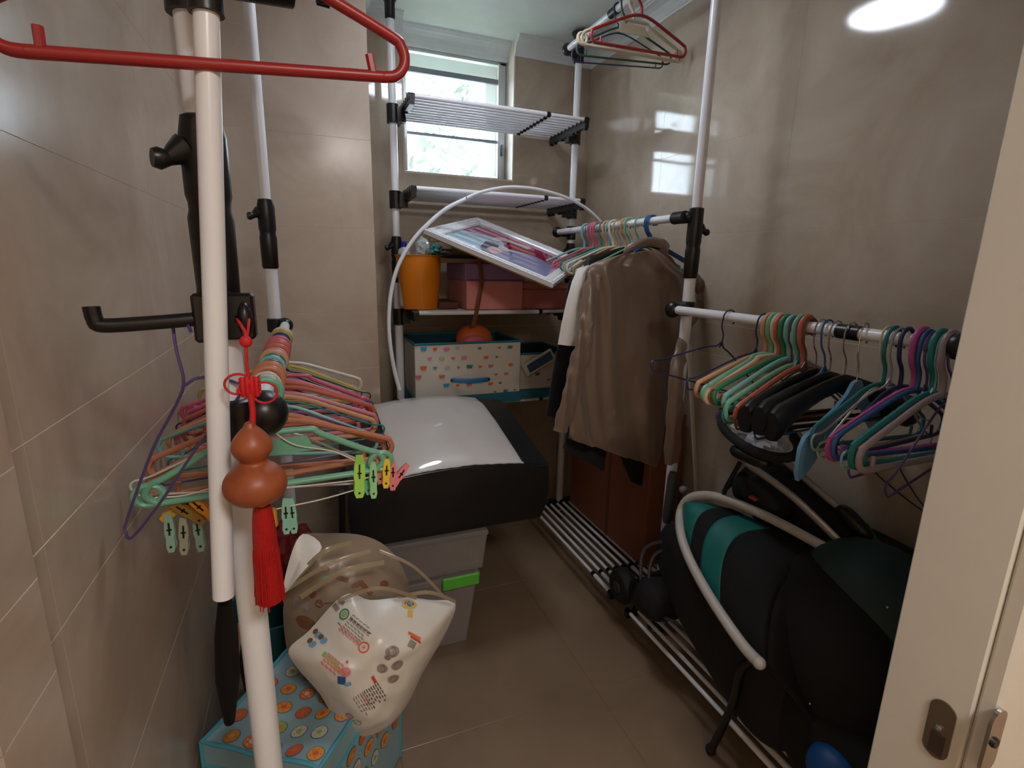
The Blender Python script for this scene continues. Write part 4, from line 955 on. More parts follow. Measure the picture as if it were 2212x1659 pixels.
#PART4
# ---------------------------------------------------------------- left foreground: gourd charm, pegs, bags, boxes
gx, gy = -.0645, .572
gc = empty('gourd_charm', (gx, gy, 1.106), 'small orange-brown gourd charm on a red knotted cord with a red tassel', 'charm')
gz0, gz1 = P(545, 1085, Y=gy).z, P(545, 912, Y=gy).z; hh = gz1-gz0
prof_g = [(0, 0), (.010, .004), (.022, .035), (.0295, .13), (.0315, .23), (.0295, .33), (.0235, .42), (.0155, .49), (.0132, .53), (.0152, .57), (.0190, .64), (.0200, .71), (.0180, .79), (.0125, .88), (.0065, .95), (.0042, 1.0), (0, 1.01)]
gp = [(r_, gz0+t*hh) for r_, t in prof_g]
gp2 = [(a_, b_) for a_, b_ in zip([v.x for v in smooth_path([(r_, 0, z) for r_, z in gp], 3)], [v.z for v in smooth_path([(r_, 0, z) for r_, z in gp], 3)])]
gp2 = [(max(a_, 0), b_) for a_, b_ in gp2]
MB().lathe(gp2, 32, (gx, gy, 0)).build('gourd', mat('gourd_skin', (164, 88, 50), .42, rgb2=(140, 70, 38), nscale=30, noise_amt=.2), gc, smooth=60)
redm = mat('red_cord', (196, 20, 28), .6); tasm = mat('red_tassel', (186, 18, 20), .55, bump=.6, bscale=30, stretch=(60, 60, 2))
kx = P(540, 835, Y=gy)
cord = [P(512, 690, Y=.615), P(522, 705, Y=.59), P(530, 722, Y=.575), P(532, 770, Y=gy), P(536, 815, Y=gy)]
MB().tube(smooth_path(cord, 4), .0016, 7).tube(smooth_path([P(538, 690, Y=.60), P(536, 712, Y=.58), P(531, 760, Y=gy), P(538, 812, Y=gy)], 4), .0014, 7).build('cord', redm, gc, smooth=50)
MB().ell(P(531, 738, Y=gy), (.006, .004, .006), n=12, m=8).build('bead_knot', redm, gc, smooth=60)
mb = MB()
for i in range(4):
    for s_ in (0, 1):
        o_ = (i-1.5)*.0042; a_ = (V3(-.010, 0, o_), V3(.010, 0, o_)) if s_ else (V3(o_, 0, -.010), V3(o_, 0, .010))
        mb.tube([kx+a_[0]+V3(0, .001*s_, 0), kx+V3(a_[0].x*.5+a_[1].x*.5, -.003+.004*s_, (a_[0].z+a_[1].z)/2), kx+a_[1]+V3(0, .001*s_, 0)], .0026, 7)
mb.ell(kx, (.010, .004, .010), n=14, m=8); mb.build('knot', redm, gc, smooth=60)
for cx, cz, rx_, rz_ in ((515, 830, .0125, .0105), (572, 848, .0115, .0110), (527, 845, .006, .004)):
    q = P(cx, cz, Y=gy)
    MB().tube([q+V3(rx_*math.cos(k*PI/12), .0, rz_*math.sin(k*PI/12)) for k in range(24)], .00125, 6, closed=True).build('cord_loop', redm, gc, smooth=60)
MB().tube([P(541, 850, Y=gy), P(546, 885, Y=gy), P(546, 914, Y=gy)], .0030, 8).build('cord', redm, gc, smooth=60)
q0, q1 = P(566, 1090, Y=gy), P(583, 1292, Y=.585)
MB().lathe([(0, .004), (.005, .003), (.0062, -.003), (.005, -.008), (0, -.009)], 16, q0).build('gold_cap', mat('gold_bead', (226, 168, 60), .35, metal=.4), gc, smooth=50)
pp = [q0.lerp(q1, t/8) for t in range(9)]
MB().tube(pp, .01, 20, rs=[.0085, .0108, .0118, .0125, .0128, .0134, .0140, .0146, .0150]).build('tassel', tasm, gc, smooth=60)
mb = MB(); rt = random.Random(5)
for k in range(46):
    a_ = rt.uniform(0, 2*PI); r_ = rt.uniform(.4, 1); b_ = q1+V3(math.cos(a_)*r_*.0165, math.sin(a_)*r_*.0165, rt.uniform(-.008, .004)); m_ = q0.lerp(q1, .5)+V3(math.cos(a_)*.0132, math.sin(a_)*.0132, 0)
    mb.tube([q0+V3(math.cos(a_)*.006, math.sin(a_)*.006, -.006), m_, b_], .0008, 4)
ob = mb.build('tassel_threads', tasm, gc); ob['kind'] = 'stuff'
MB().tube([P(588, 1100, Y=.59), P(592, 1135, Y=.59)], .0045, 10).build('gold_bead', mat('gold_bead', (226, 168, 60), .35, metal=.4), gc, smooth=50)
adopt(gc)

# clothes pegs and their cords
cordm = mat('white_string', (226, 222, 208), .7)
cd = empty('drying_cord', P(610, 1000, Y=.80), 'thin white cord strung below the mint hanger, holding clothes pegs', 'cord')
for pts in ([P(498, 1065, Y=.80), P(608, 1055, Y=.80), P(762, 1038, Y=.80), P(800, 1030, Y=.80)], [P(470, 1130, Y=.81), P(591, 1101, Y=.80), P(690, 1080, Y=.80), P(768, 1058, Y=.80)], [P(598, 938, Y=.79), P(640, 962, Y=.79), P(720, 975, Y=.80), P(776, 1000, Y=.80)], [P(335, 1075, Y=.79), P(400, 1070, Y=.79), P(470, 1050, Y=.79)]):
    MB().tube(smooth_path(pts, 4), .0011, 6).build('cord_line', cordm, cd, smooth=50)
adopt(cd)
GP = 'clothes pegs clipped under the mint hanger'
def peg(px, py, y, rgb, nm, ang, tilt, lb, L=.056, w=.0125, open_=.12, rz=0):
    m = plastic('peg_'+nm, rgb, .35); c = P(px, py, Y=y); r = empty('clothes_peg', c, lb, 'clothes peg', GP)
    hp_ = [(-w/2*.55, -L/2), (w/2*.55, -L/2), (w/2*.9, -L/2+.008), (w/2*.8, -L*.12), (w/2, 0), (w/2*.9, L*.25), (w/2*.6, L/2), (-w/2*.6, L/2), (-w/2*.9, L*.25), (-w/2, 0), (-w/2*.8, -L*.12), (-w/2*.9, -L/2+.008)]
    for s_ in (-1, 1):
        mb = MB(); mb.T = Matrix.Rotation(s_*open_, 4, 'X') @ Matrix.Translation((0, s_*.0032-.0015, 0))
        mb.prism(hp_, .003, (0, .003, 0), (1, 0, 0), (0, 0, 1))
        if s_ < 0:
            mb.m = 1; mb.box((-.0012, -.0006, -L*.05), (.0012, .0002, L*.28)); mb.box((-.0032, -.0006, .004), (.0032, .0002, .0065)); mb.lathe([(0, -.0005), (.0018, -.0005), (.0018, .0003)], 10, (0, 0, -L/2+.008), 'y')
        o = mb.build('peg_arm', [m, black_m], r, smooth=40); 
    MB().tube([(-.005, 0, .003), (.005, 0, .003)], .0022, 8).build('spring', mat('spring_steel', (120, 120, 118), .3, metal=1), r)
    r.rotation_euler = (tilt, ang, rz)
peg(776, 1028, .800, (168, 226, 96), 'lime', deg(3), .05, 'large lime green peg at the left of the peg cluster', L=.070, w=.018, open_=.16)
peg(792, 1032, .815, (120, 206, 170), 'aqua', deg(-4), 0, 'aqua green peg half hidden behind the lime green one')
peg(806, 1036, .798, (150, 216, 150), 'pale', deg(2), 0, 'pale green peg to the right of the lime green one', L=.060)
peg(820, 1014, .812, (226, 132, 140), 'pink', deg(0), 0, 'pink peg between the pale green and the yellow pegs', L=.046)
peg(834, 1022, .800, (236, 204, 50), 'yellow', deg(5), 0, 'bright yellow peg in the right peg cluster', L=.048)
peg(848, 1026, .806, (226, 140, 150), 'pink', deg(3), 0, 'pink peg hanging upright right of the yellow one', L=.050)
peg(862, 1028, .812, (222, 130, 146), 'pink', deg(38), 0, 'pink peg tilted outwards at the right tip of the cluster', L=.048)
peg(618, 1114, .800, (146, 200, 178), 'sea', deg(2), 0, 'left sea green peg of the pair on the lower cord')
peg(632, 1113, .804, (146, 200, 178), 'sea', deg(-2), 0, 'right sea green peg of the pair on the lower cord')
for i, (px_, py_, nm, rgb, an, lb) in enumerate(((368, 1150, 'sage', (140, 176, 156), 0, 'leftmost sage peg of the three hanging upright by the left wall'), (398, 1156, 'grey', (160, 160, 140), 3, 'middle sage-grey peg of the three hanging upright by the left wall'), (430, 1150, 'sage', (140, 176, 156), -3, 'rightmost sage peg of the three beside the loose tube'),
    (390, 1096, 'amber', (226, 170, 40), 62, 'yellow peg lying nearly flat under the mint hanger ring'), (405, 1105, 'olive', (150, 110, 44), -48, 'brownish peg crossing the yellow ones under the mint hanger'), (438, 1098, 'orange', (236, 150, 30), -40, 'amber orange peg tilted beside the loose tube'), (452, 1110, 'orange', (236, 150, 30), -52, 'second amber orange peg tucked behind the loose tube'))):
    peg(px_, py_, .79+.006*(i % 4), rgb, nm, deg(an), 0, lb)

# patterned storage cube, corner towards the camera
ZC = .33
Lq, Fq, Rq = P(436, 1602, Z=ZC), P(690, 1660, Z=ZC), P(868, 1516, Z=ZC)
u1 = Lq-Fq; v1 = Rq-Fq; v1 = v1-u1*(v1.dot(u1)/u1.length_squared)*.9
if v1.length < .3: v1 = v1.normalized()*.33
Bq = Lq+v1
bluef = mat('blue_print_fabric', (140, 172, 182), .8, bump=.35, bscale=18, noise_amt=.12); tealf = mat('bright_teal_tape', (78, 156, 174), .7)
sc_ = empty('storage_cube', Fq*.5+Bq*.5-V3(0, 0, ZC), 'light blue fabric storage cube printed with orange and green discs, in the near left corner', 'storage cube')
u_, v_ = u1, v1
def ctop(a, b, dz=0):
    w = .010*noise.noise(V3(a*3, b*3, 0))-.012*math.sin(PI*a)*math.sin(PI*b)
    return Fq+u_*a+v_*b+V3(0, 0, w+dz)
rows = [[ctop(i/16, j/16) for i in range(17)] for j in range(17)]
mb = MB().grid(rows)
per = [(i/8, 0) for i in range(8)]+[(1, i/8) for i in range(8)]+[(1-i/8, 1) for i in range(8)]+[(0, 1-i/8) for i in range(8)]
def cside(k, t):
    a, b = per[k % 32]; p = ctop(a, b); c0 = (Fq+Bq)/2; w = .012*noise.noise(V3(a*4, b*4, t*3))*math.sin(PI*t)
    s_ = 1-.03*t
    return V3(c0.x+(p.x-c0.x)*s_+w, c0.y+(p.y-c0.y)*s_+w, p.z*(1-t)+.002*t)
mb.grid([[cside(k, t/6) for k in range(32)] for t in range(7)], True); mb.f.append(tuple(range(len(mb.v)-32, len(mb.v)))); mb.mi.append(0)
mb.build('cube_body', bluef, sc_, smooth=50)
edge = [ctop(a, b)+V3(0, 0, .001) for a, b in per]
MB().tube(edge, .005, 8, closed=True, flat=(.6, (0, 0, 1))).build('edge_tape', tealf, sc_, smooth=50)
MB().tube([cside(k, .17)+(cside(k, .17)-(Fq+Bq)/2).normalized()*.002 for k in range(32)], .004, 6, closed=True).build('edge_tape', tealf, sc_, smooth=50)
for k in (0, 8, 16, 24): MB().tube([cside(k, t/6)+(cside(k, t/6)-(Fq+Bq)/2).normalized()*.002 for t in range(7)], .004, 6).build('edge_tape', tealf, sc_, smooth=50)
UL, VL = u_.length, v_.length
dc = [(222, 116, 52), (214, 96, 60), (150, 176, 80), (226, 150, 60), (206, 196, 186), (196, 128, 58)]
rt = random.Random(11)
dmats = [mat('disc_print_%d' % i, c, .8) for i, c in enumerate(dc)]; ringm = mat('disc_ring', (96, 112, 118), .8)
def disc(fn, cx, cy, r_, k):
    mb = MB(); mapped(mb, circ(cx, cy, r_*1.12, 18), lambda a, b: fn(a, b, .0007), 2); mb.build('disc_outline', ringm, sc_)
    mb = MB(); mapped(mb, circ(cx, cy, r_, 18), lambda a, b: fn(a, b, .0013), 2); mb.m = 1; mapped(mb, circ(cx, cy, r_*.38, 12), lambda a, b: fn(a, b, .0019), 1)
    for q in range(5):
        aa = q*2*PI/5+k; mapped(mb, circ(cx+math.cos(aa)*r_*.64, cy+math.sin(aa)*r_*.64, r_*.10, 8), lambda a, b: fn(a, b, .0019), 1)
    mb.build('printed_disc', [dmats[k % 6], dmats[(k+4) % 6]], sc_)
st_ = .047; nx, ny = int(UL/st_), int(VL/st_)
for i in range(nx+1):
    for j in range(ny+1):
        cx = (i+.5+(.5 if j % 2 else 0))*st_; cy = (j+.5)*st_
        if cx > UL-.018 or cy > VL-.018: continue
        disc(lambda a, b, dz: ctop(a/UL, b/VL, dz), cx, cy, .0150, rt.randrange(6))
for (k0, dirlen) in ((24, VL), (0, UL)):
    for i in range(int(dirlen/.05)):
        for j in range(3):
            cx = (i+.6+(.5 if j % 2 else 0))*.05; cz = .085+.055*j
            if cx > dirlen-.02: continue
            def fs(a, b, dz, k0=k0, dirlen=dirlen):
                t = b/ZC; kk = k0+8*a/dirlen; k1 = int(kk); f_ = kk-k1; p = cside(k1, t).lerp(cside(k1+1, t), f_); nrm = (p-(Fq+Bq)/2); nrm.z = 0
                side = (cside(k0, .5)-cside(k0+8, .5)).cross(V3(0, 0, 1)).normalized(); side = side if side.dot(nrm) > 0 else -side
                return p+side*(dz+.0006)
            disc(fs, cx, cz, .0165, rt.randrange(6))
adopt(sc_)

# plastic nappy packs / bags
filmw = plastic('printed_white_film', (222, 216, 206), .3, bump=.8, bscale=16, spec=.5); filmb = plastic('printed_taupe_film', (150, 132, 112), .3, bump=.8, bscale=22)
def pillow(outline, center_push, back_push, m, name, parent, seed=0, nr=12, cr=.008, wr=.006):
    c = sum(outline, V3(0, 0, 0))/len(outline); o = smooth_path(outline, 4, True); n = len(o)
    a_, b_ = o[0]-c, o[n//4]-c; nrm = a_.cross(b_).normalized(); nrm = nrm if nrm.dot(V3(0, 0, H)-c) > 0 else -nrm
    def surf(push):
        rows = []
        for j in range(nr+1):
            t = j/nr; row = []
            for k in range(n):
                p = c+(o[k]-c)*t; h = push*(1-t**2.6); w = wr*noise.noise(p*14+V3(seed, 0, 0))+wr*.6*noise.noise(p*32+V3(0, seed, 0))
                row.append(p+nrm*(h+w*(1-t**6)))
            rows.append(row)
        return rows
    mb = MB(); mb.grid(surf(center_push), True); mb.grid(surf(-back_push), True)
    return mb.build(name, m, parent, smooth=45), c, nrm, surf
# back pack
bk = empty('diaper_pack', P(730, 1420, Y=1.12), 'taupe printed plastic pack leaning behind the white one, its strap handles on top', 'plastic pack', 'printed plastic packs on the storage cube')
oo = [P(x, y, Y=1.13+(1420-y)*.00015) for x, y in ((640, 1165), (700, 1152), (790, 1158), (850, 1196), (885, 1275), (880, 1400), (800, 1470), (690, 1480), (630, 1430), (612, 1340), (618, 1270))]
pb = pillow(oo, .075, .05, filmb, 'pack_body', bk, 3)
def pfn(cx, cy, Y, push=.0): 
    return None
def stripe(parent, x0, y0, x1, y1, Y, w, m, name, lift=0, arch=.02):
    a, b = P(x0, y0, Y=Y), P(x1, y1, Y=Y); mid = (a+b)/2+V3(0, -arch*.6, arch)
    MB().tube(smooth_path([a, mid, b], 6), w, 8, flat=(.12, (0, -1, .5))).build(name, m, parent, smooth=50)
strapm = plastic('clear_strap', (176, 160, 132), .2, trans=.4)
stripe(bk, 612, 1278, 800, 1190, 1.02, .0045, strapm, 'strap_handle'); stripe(bk, 650, 1290, 830, 1215, 1.01, .0055, strapm, 'strap_handle', arch=.03); stripe(bk, 630, 1262, 760, 1172, 1.03, .005, strapm, 'strap_handle', arch=.035)
stripe(bk, 820, 1190, 960, 1290, 1.03, .0035, strapm, 'strap_handle', arch=.03)
wf_ = [P(612, 1280, Y=1.02), P(628, 1200, Y=1.03), P(655, 1153, Y=1.05), P(695, 1182, Y=1.03), P(650, 1240, Y=1.01)]
pillow(wf_, .004, .002, plastic('white_film', (232, 232, 230), .4, bump=.3), 'torn_flap', bk, 7, 6, .002, .002)
adopt(bk)
fr = empty('diaper_pack', P(780, 1580, Z=ZC+.02), 'white printed plastic pack with text and pictograms, slumped on the storage cube in front', 'plastic pack', 'printed plastic packs on the storage cube')
def YP_(y): return 1.045-(1590-y)*-.0003
fo = [(724, 1300), (760, 1282), (800, 1296), (870, 1290), (930, 1296), (984, 1304), (960, 1372), (915, 1450), (878, 1525), (835, 1572), (775, 1592), (728, 1560), (690, 1498), (640, 1440), (624, 1402), (668, 1362)]
def fY(y): return .985+(1590-y)*.00022
oo = [P(x, y, Y=fY(y)) for x, y in fo]
fb, fc, fnn, fsurf = pillow(oo, .085, .05, filmw, 'pack_body', fr, 12, 18, wr=.011)
frows = fsurf(.085)
# project print onto the pack surface: nearest surface point along the camera direction at that pixel
from mathutils.bvhtree import BVHTree
def bvh_of(o):
    me = o.data; return BVHTree.FromPolygons([v.co[:] for v in me.vertices], [p.vertices[:] for p in me.polygons])
FB = bvh_of(fb); BB_ = bvh_of(pb[0])
def onto(T_, cx, cy, ang, lift=.0012):
    """local flat frame on a surface where the photo shows the print: returns fn(u,v) that wraps onto the surface"""
    d = ray(cx, cy).normalized(); hit = T_.ray_cast(Vector((0, 0, H)), d)
    if hit[0] is None: return None
    p, nrm = hit[0], hit[1]
    if nrm.dot(d) > 0: nrm = -nrm
    r2 = (P(cx+10*math.cos(ang), cy+10*math.sin(ang), Y=p.y)-P(cx, cy, Y=p.y)).normalized(); r2 = (r2-r2.dot(nrm)*nrm).normalized(); u2 = nrm.cross(r2)
    if u2.dot(_u*math.cos(ang)+_r*math.sin(ang)) < 0: u2 = -u2
    def fn(u, v):
        q = p+r2*u+u2*v+nrm*.05; h = T_.ray_cast(q, -nrm)
        return (h[0]+nrm*lift) if h[0] is not None and abs((h[0]-p).dot(nrm)) < .04 else p+r2*u+u2*v+nrm*lift
    return fn
inks = dict(k=(96, 90, 84), r=(206, 66, 60), g=(70, 132, 90), b=(54, 90, 150), y=(224, 180, 60), br=(130, 84, 60), gr=(150, 142, 134), o=(224, 110, 60), lg=(150, 180, 110), pk=(222, 140, 140), lb=(120, 170, 200))
im = {k_: plastic('ink_'+k_, v_, .4) for k_, v_ in inks.items()}
mm = .00105   # metres per photo pixel on the pack
def pr(T_, par, shapes):
    for (cx, cy, ang, ink, poly) in shapes:
        fn = onto(T_, cx, cy, math.radians(ang))
        if fn is None: continue
        mb = MB(); mapped(mb, [(a*mm, b*mm) for a, b in poly], fn, 2); mb.build('print', im[ink], par)
sh_ = []
def lines(cx, cy, ang, n, w, gap, ink, th=2.0, seed=0):
    r_ = random.Random(seed); a = math.radians(ang)
    for i in range(n):
        off = (i-(n-1)/2)*gap; ww = w*r_.uniform(.75, 1); x = cx-math.sin(a)*off-math.cos(a)*(w-ww)/2; y = cy+math.cos(a)*off-math.sin(a)*(w-ww)/2
        k = max(2, int(ww/9)); 
        for j in range(k):   # broken into word-like runs
            c_ = (j+.5)/k*ww-ww/2; sh_.append((x+math.cos(a)*c_, y+math.sin(a)*c_, ang, ink, rect(0, 0, ww/k*.8, th)))
def ringp(cx, cy, r_, ink, w=3.0):
    for k in range(16):
        a0, a1 = 2*PI*k/16, 2*PI*(k+1)/16
        sh_.append((cx, cy, 0, ink, [(r_*math.cos(a0), r_*math.sin(a0)), (r_*math.cos(a1), r_*math.sin(a1)), ((r_-w)*math.cos(a1), (r_-w)*math.sin(a1)), ((r_-w)*math.cos(a0), (r_-w)*math.sin(a0))]))
lines(772, 1362, 40, 7, 62, 6.5, 'gr', 2.2, 1); lines(778, 1352, 40, 1, 56, 5, 'k', 4.5, 2); lines(758, 1376, 40, 2, 66, 7, 'pk', 3, 3); sh_.append((752, 1368, 40, 'b', rect(0, 0, 62, 1.5)))
ringp(744, 1327, 11, 'g'); sh_.append((744, 1327, 0, 'lg', circ(0, 0, 6))); ringp(786, 1398, 11, 'o'); sh_.append((786, 1398, 0, 'pk', circ(0, 0, 3)))
lines(722, 1438, 40, 4, 56, 8, 'pk', 4, 4); lines(716, 1426, 40, 2, 48, 6, 'lg', 4.5, 5); lines(728, 1444, 40, 1, 30, 6, 'y', 4, 6)
sh_ += [(884, 1306, 0, 'y', circ(0, 0, 17, ry=11)), (884, 1305, 0, 'b', circ(0, 0, 11, ry=7)), (886, 1304, 0, 'lb', circ(0, 0, 5)), (886, 1326, 10, 'y', rect(0, 0, 11, 16)), (895, 1374, 40, 'o', rect(0, 0, 30, 6)), (898, 1382, 40, 'r', rect(0, 0, 26, 4)), (890, 1392, 35, 'gr', rect(0, 0, 16, 14))]
# warm little pictogram patches instead of the printed character
sh_ += [(746, 1452, 0, 'pk', circ(0, 0, 11, ry=9)), (738, 1470, 0, 'b', rect(0, 0, 17, 16, .3)), (752, 1478, 0, 'lb', rect(0, 0, 12, 8, .5)), (750, 1430, 0, 'o', circ(0, 0, 3))]
for (x, y, r_) in ((848, 1408, 14), (858, 1436, 13), (826, 1444, 11), (850, 1466, 12), (838, 1420, 7)): sh_.append((x, y, 0, 'gr', circ(0, 0, r_, ry=r_*.8))); ringp(x, y, r_*.6, 'br', 1.6)
lines(812, 1502, 58, 7, 46, 5.6, 'k', 2.2, 8); lines(786, 1522, 58, 5, 52, 5.6, 'gr', 2.2, 9); sh_.append((808, 1468, 58, 'r', rect(0, 0, 16, 6))); lines(790, 1512, 58, 2, 34, 5, 'r', 2.2, 12)
ringp(756, 1546, 9, 'r', 2); sh_.append((756, 1546, 45, 'r', rect(0, 0, 15, 1.8))); ringp(772, 1560, 9, 'gr', 2); sh_.append((772, 1560, -45, 'gr', rect(0, 0, 15, 1.8)))
for (x, y) in ((688, 1372), (700, 1384), (676, 1392)): sh_.append((x, y, 0, 'lb', circ(0, 0, 8, ry=6))); sh_.append((x-6, y-8, 0, 'br', circ(0, 0, 6, ry=5)))
sh_.append((726, 1312, 38, 'gr', rect(0, 0, 18, 9))); sh_.append((738, 1300, 38, 'gr', rect(0, 0, 16, 8)))
pr(FB, fr, sh_)
stripe(fr, 730, 1298, 900, 1292, .99, .004, strapm, 'strap_handle', arch=.045); stripe(fr, 860, 1290, 984, 1300, 1.0, .004, strapm, 'strap_handle', arch=.03)
adopt(fr)
sh_ = []
sh_ += [(700, 1230, 0, 'br', circ(0, 0, 12, ry=7)), (740, 1250, 20, 'br', rect(0, 0, 26, 10)), (772, 1262, -20, 'br', circ(0, 0, 14, ry=6)), (676, 1282, 0, 'br', circ(0, 0, 8, ry=10)), (650, 1306, 0, 'gr', rect(0, 0, 40, 22)), (690, 1304, 0, 'br', circ(0, 0, 9)), (690, 1304, 0, 'gr', circ(0, 0, 6)), (720, 1302, -8, 'br', rect(0, 0, 36, 4)), (660, 1345, 0, 'br', circ(0, 0, 24, ry=14)), (690, 1360, 0, 'gr', circ(0, 0, 12)), (650, 1390, 30, 'gr', rect(0, 0, 22, 30)), (790, 1270, 50, 'br', rect(0, 0, 40, 10)), (830, 1262, 0, 'br', circ(0, 0, 12, ry=8)), (706, 1246, 0, 'g', circ(0, 0, 9, ry=5))]
pr(BB_, bk, sh_)
for ch in bk.children: ch.matrix_parent_inverse = Matrix.Translation(bk.location).inverted()

# teal bucket, dark red cloth and umbrella behind the poles
tc_ = P(592, 1300, Y=1.40)
tb = empty('bucket', (tc_.x, 1.40, 0), 'dark teal plastic bucket behind the front pole', 'bucket'); tz = tc_.z
MB().lathe([(0, .004), (.085, .004), (.115, tz-.01), (.120, tz), (.113, tz), (.083, .012), (0, .014)], 28, (tc_.x, 1.40, 0)).build('bucket_body', plastic('dark_teal', (44, 92, 96), .4), tb, smooth=40); adopt(tb)
crumple('red_cloth', P(628, 1215, Y=1.42), (.075, .07, .10), mat('dark_red_cloth', (112, 22, 26), .85, bump=.3), 'dark red cloth piled in the teal bucket behind the tassel', 'cloth', 21, .4)
um = empty('umbrella', P(478, 1490, Y=1.0), 'closed black umbrella leaning at the left wall behind the white poles', 'umbrella')
a, b = P(486, 1300, Y=.96), V3(-.205, 1.02, .345)
MB().tube([a, a.lerp(b, .25), a.lerp(b, .6), b], .02, 12, rs=[.012, .020, .022, .010]).build('umbrella_canopy', mat('umbrella_black', (22, 18, 22), .7), um, smooth=60)
MB().tube([a+V3(0, 0, .0), a+(a-b).normalized()*.06], .008, 10).build('handle', black_m, um, smooth=60); adopt(um)
a, b = P(520, 1345, Y=1.12), P(500, 1500, Y=1.14)
tag(MB().tube([a, b], .006, 10, flat=(.7, (0, -1, 0))).build('stick', plastic('pale_pink', (176, 130, 132), .5), smooth=50), 'pale pink thin stick beside the black umbrella', 'stick')
a, b = P(738, 1062, Y=1.44), V3(.03, 1.44, .02)
tag(MB().tube([a, b], .009, 10).build('support_leg', black_m, smooth=50), 'thin black upright leg just left of the black blanket bag', 'leg')

# ---------------------------------------------------------------- folded stroller at the right
fab = mat('stroller_black', (8, 8, 10), .85, bump=.3, bscale=60); fabg = mat('stroller_charcoal', (18, 18, 22), .8, bump=.3, bscale=60); tealc = mat('stroller_teal', (14, 112, 108), .6, bump=.2, bscale=80)
darkteal = mat('stroller_dark_teal', (24, 52, 54), .65); silverm = mat('satin_silver', (176, 172, 168), .35, metal=.6); plast_w = plastic('silver_grey_tube', (186, 180, 172), .4)
so = empty('stroller', (1.06, .8, .14), 'folded black and teal baby stroller with silver arched frame, leaning under the right rail', 'stroller')
upx = [((1805, 1195), 1.10), ((1755, 1168), 1.09), ((1700, 1138), 1.075), ((1640, 1108), 1.06), ((1580, 1083), 1.04), ((1530, 1070), 1.02), ((1490, 1076), 1.0), ((1470, 1105), .985), ((1470, 1150), .935), ((1488, 1205), .905), ((1525, 1275), .875), ((1570, 1345), .85), ((1610, 1400), .835), ((1640, 1432), .825)]
UP = [P(x, y, X=X_) for (x, y), X_ in upx]
MB().tube(smooth_path(UP, 4), .0125, 14).build('arched_tube', plast_w, so, smooth=50)
for q, d in ((UP[0], UP[0]-UP[1]), (UP[-1], UP[-1]-UP[-2])):
    MB().ell(q, (.0135, .0135, .0135), n=12, m=8).build('tube_end', plast_w, so, smooth=60)
# canopy: lofted between the two arms of the arch, bulging towards the light
def arm(side, s_):   # s_ 0 at the apex .. 1 at the ends, beyond = further down
    seq = list(reversed(UP[:7])) if side == 0 else UP[7:]
    n_ = len(seq)-1; t = s_*n_; i = int(min(max(t, 0), n_-1)); return seq[i].lerp(seq[i+1], t-i)
def cpt(s_, t):
    a, b = arm(0, min(s_, 1)), arm(1, min(s_, 1)); w = (a-b).length
    if s_ > 1:
        dA = V3(.00, -.26, -.10)*(s_-1); dB = V3(.10, -.20, -.12)*(s_-1); a = a+dA; b = b+dB
    c = a.lerp(b, t); nrm = V3(-.55, -.28, .78).normalized()
    cur = math.sin(PI*t)
    axis = (arm(0, 1)+arm(1, 1)-arm(0, 0)-arm(1, 0)).normalized()
    return c-nrm*(.010+.035*(1-cur))+nrm*(.012+.03*min(1, s_+.25))*cur - axis*(.06*cur*min(1, s_*1.6)) - nrm*.25*max(0, s_-1.0)**1.5
def panel(s0, s1, m, nm, off=0):
    rows = []
    for i in range(11):
        s_ = s0+(s1-s0)*i/10
        rows.append([cpt(s_, .03+.94*k/22)+V3(-.55, -.28, .78)*off*math.sin(PI*i/10)**.5 for k in range(23)])
    MB().grid(rows).build(nm, m, so, smooth=70, solid=.004)
panel(.0, .30, tealc, 'canopy_panel'); panel(.30, .42, fab, 'canopy_panel', .003); panel(.42, .60, tealc, 'canopy_panel'); panel(.60, 1.05, fab, 'canopy_panel', .004); panel(1.05, 1.7, fab, 'canopy_panel', .006)
def blob(name, c, r, m, R=None, p=.75, n=30):
    mb = MB(); mb.ell(c, r, R, n=n, m=18, p=p)
    mb.v = [tuple(Vector(v)+(Vector(v)-Vector(c)).normalized()*.008*noise.noise(Vector(v)*9)) for v in mb.v]
    return mb.build(name, m, so, smooth=70)
ax = V3(.05, -.62, -.20).normalized()
def Rx(d, up=V3(0, 0, 1)):
    x = Vector(d).normalized(); y = up.cross(x).normalized(); z = x.cross(y)
    return Matrix((x, y, z)).transposed()
blob('seat_shell', (1.11, .80, .37), (.34, .15, .17), fab, Rx(V3(.02, -1, -.25)))
blob('canopy_dome', (1.07, .66, .46), (.20, .155, .165), mat('stroller_navy_black', (9, 10, 15), .85, bump=.3, bscale=60), Rx(V3(0, -1, -.3)), p=.9)
blob('seat_side', (1.0, .93, .33), (.31, .06, .135), fabg, Rx(V3(-.06, -1, -.45)))
blob('leg_cover', (1.07, .55, .27), (.18, .15, .14), fab, Rx(V3(0, -1, -.1)))
blob('teal_rim', (1.13, .60, .52), (.20, .13, .15), darkteal, Rx(V3(.1, -1, -.6)), p=.9)
blob('canopy_back', P(1925, 1225, X=1.215), (.16, .055, .055), fab, Rx(V3(.02, -1, -.15)), p=.8)
a, b = P(1868, 1135, X=1.19), P(1955, 1262, X=1.17)
MB().tube([a, a.lerp(b, .5)+V3(-.005, 0, .005), b], .008, 10).build('teal_piping', mat('teal_piping', (12, 84, 78), .6), so, smooth=50)
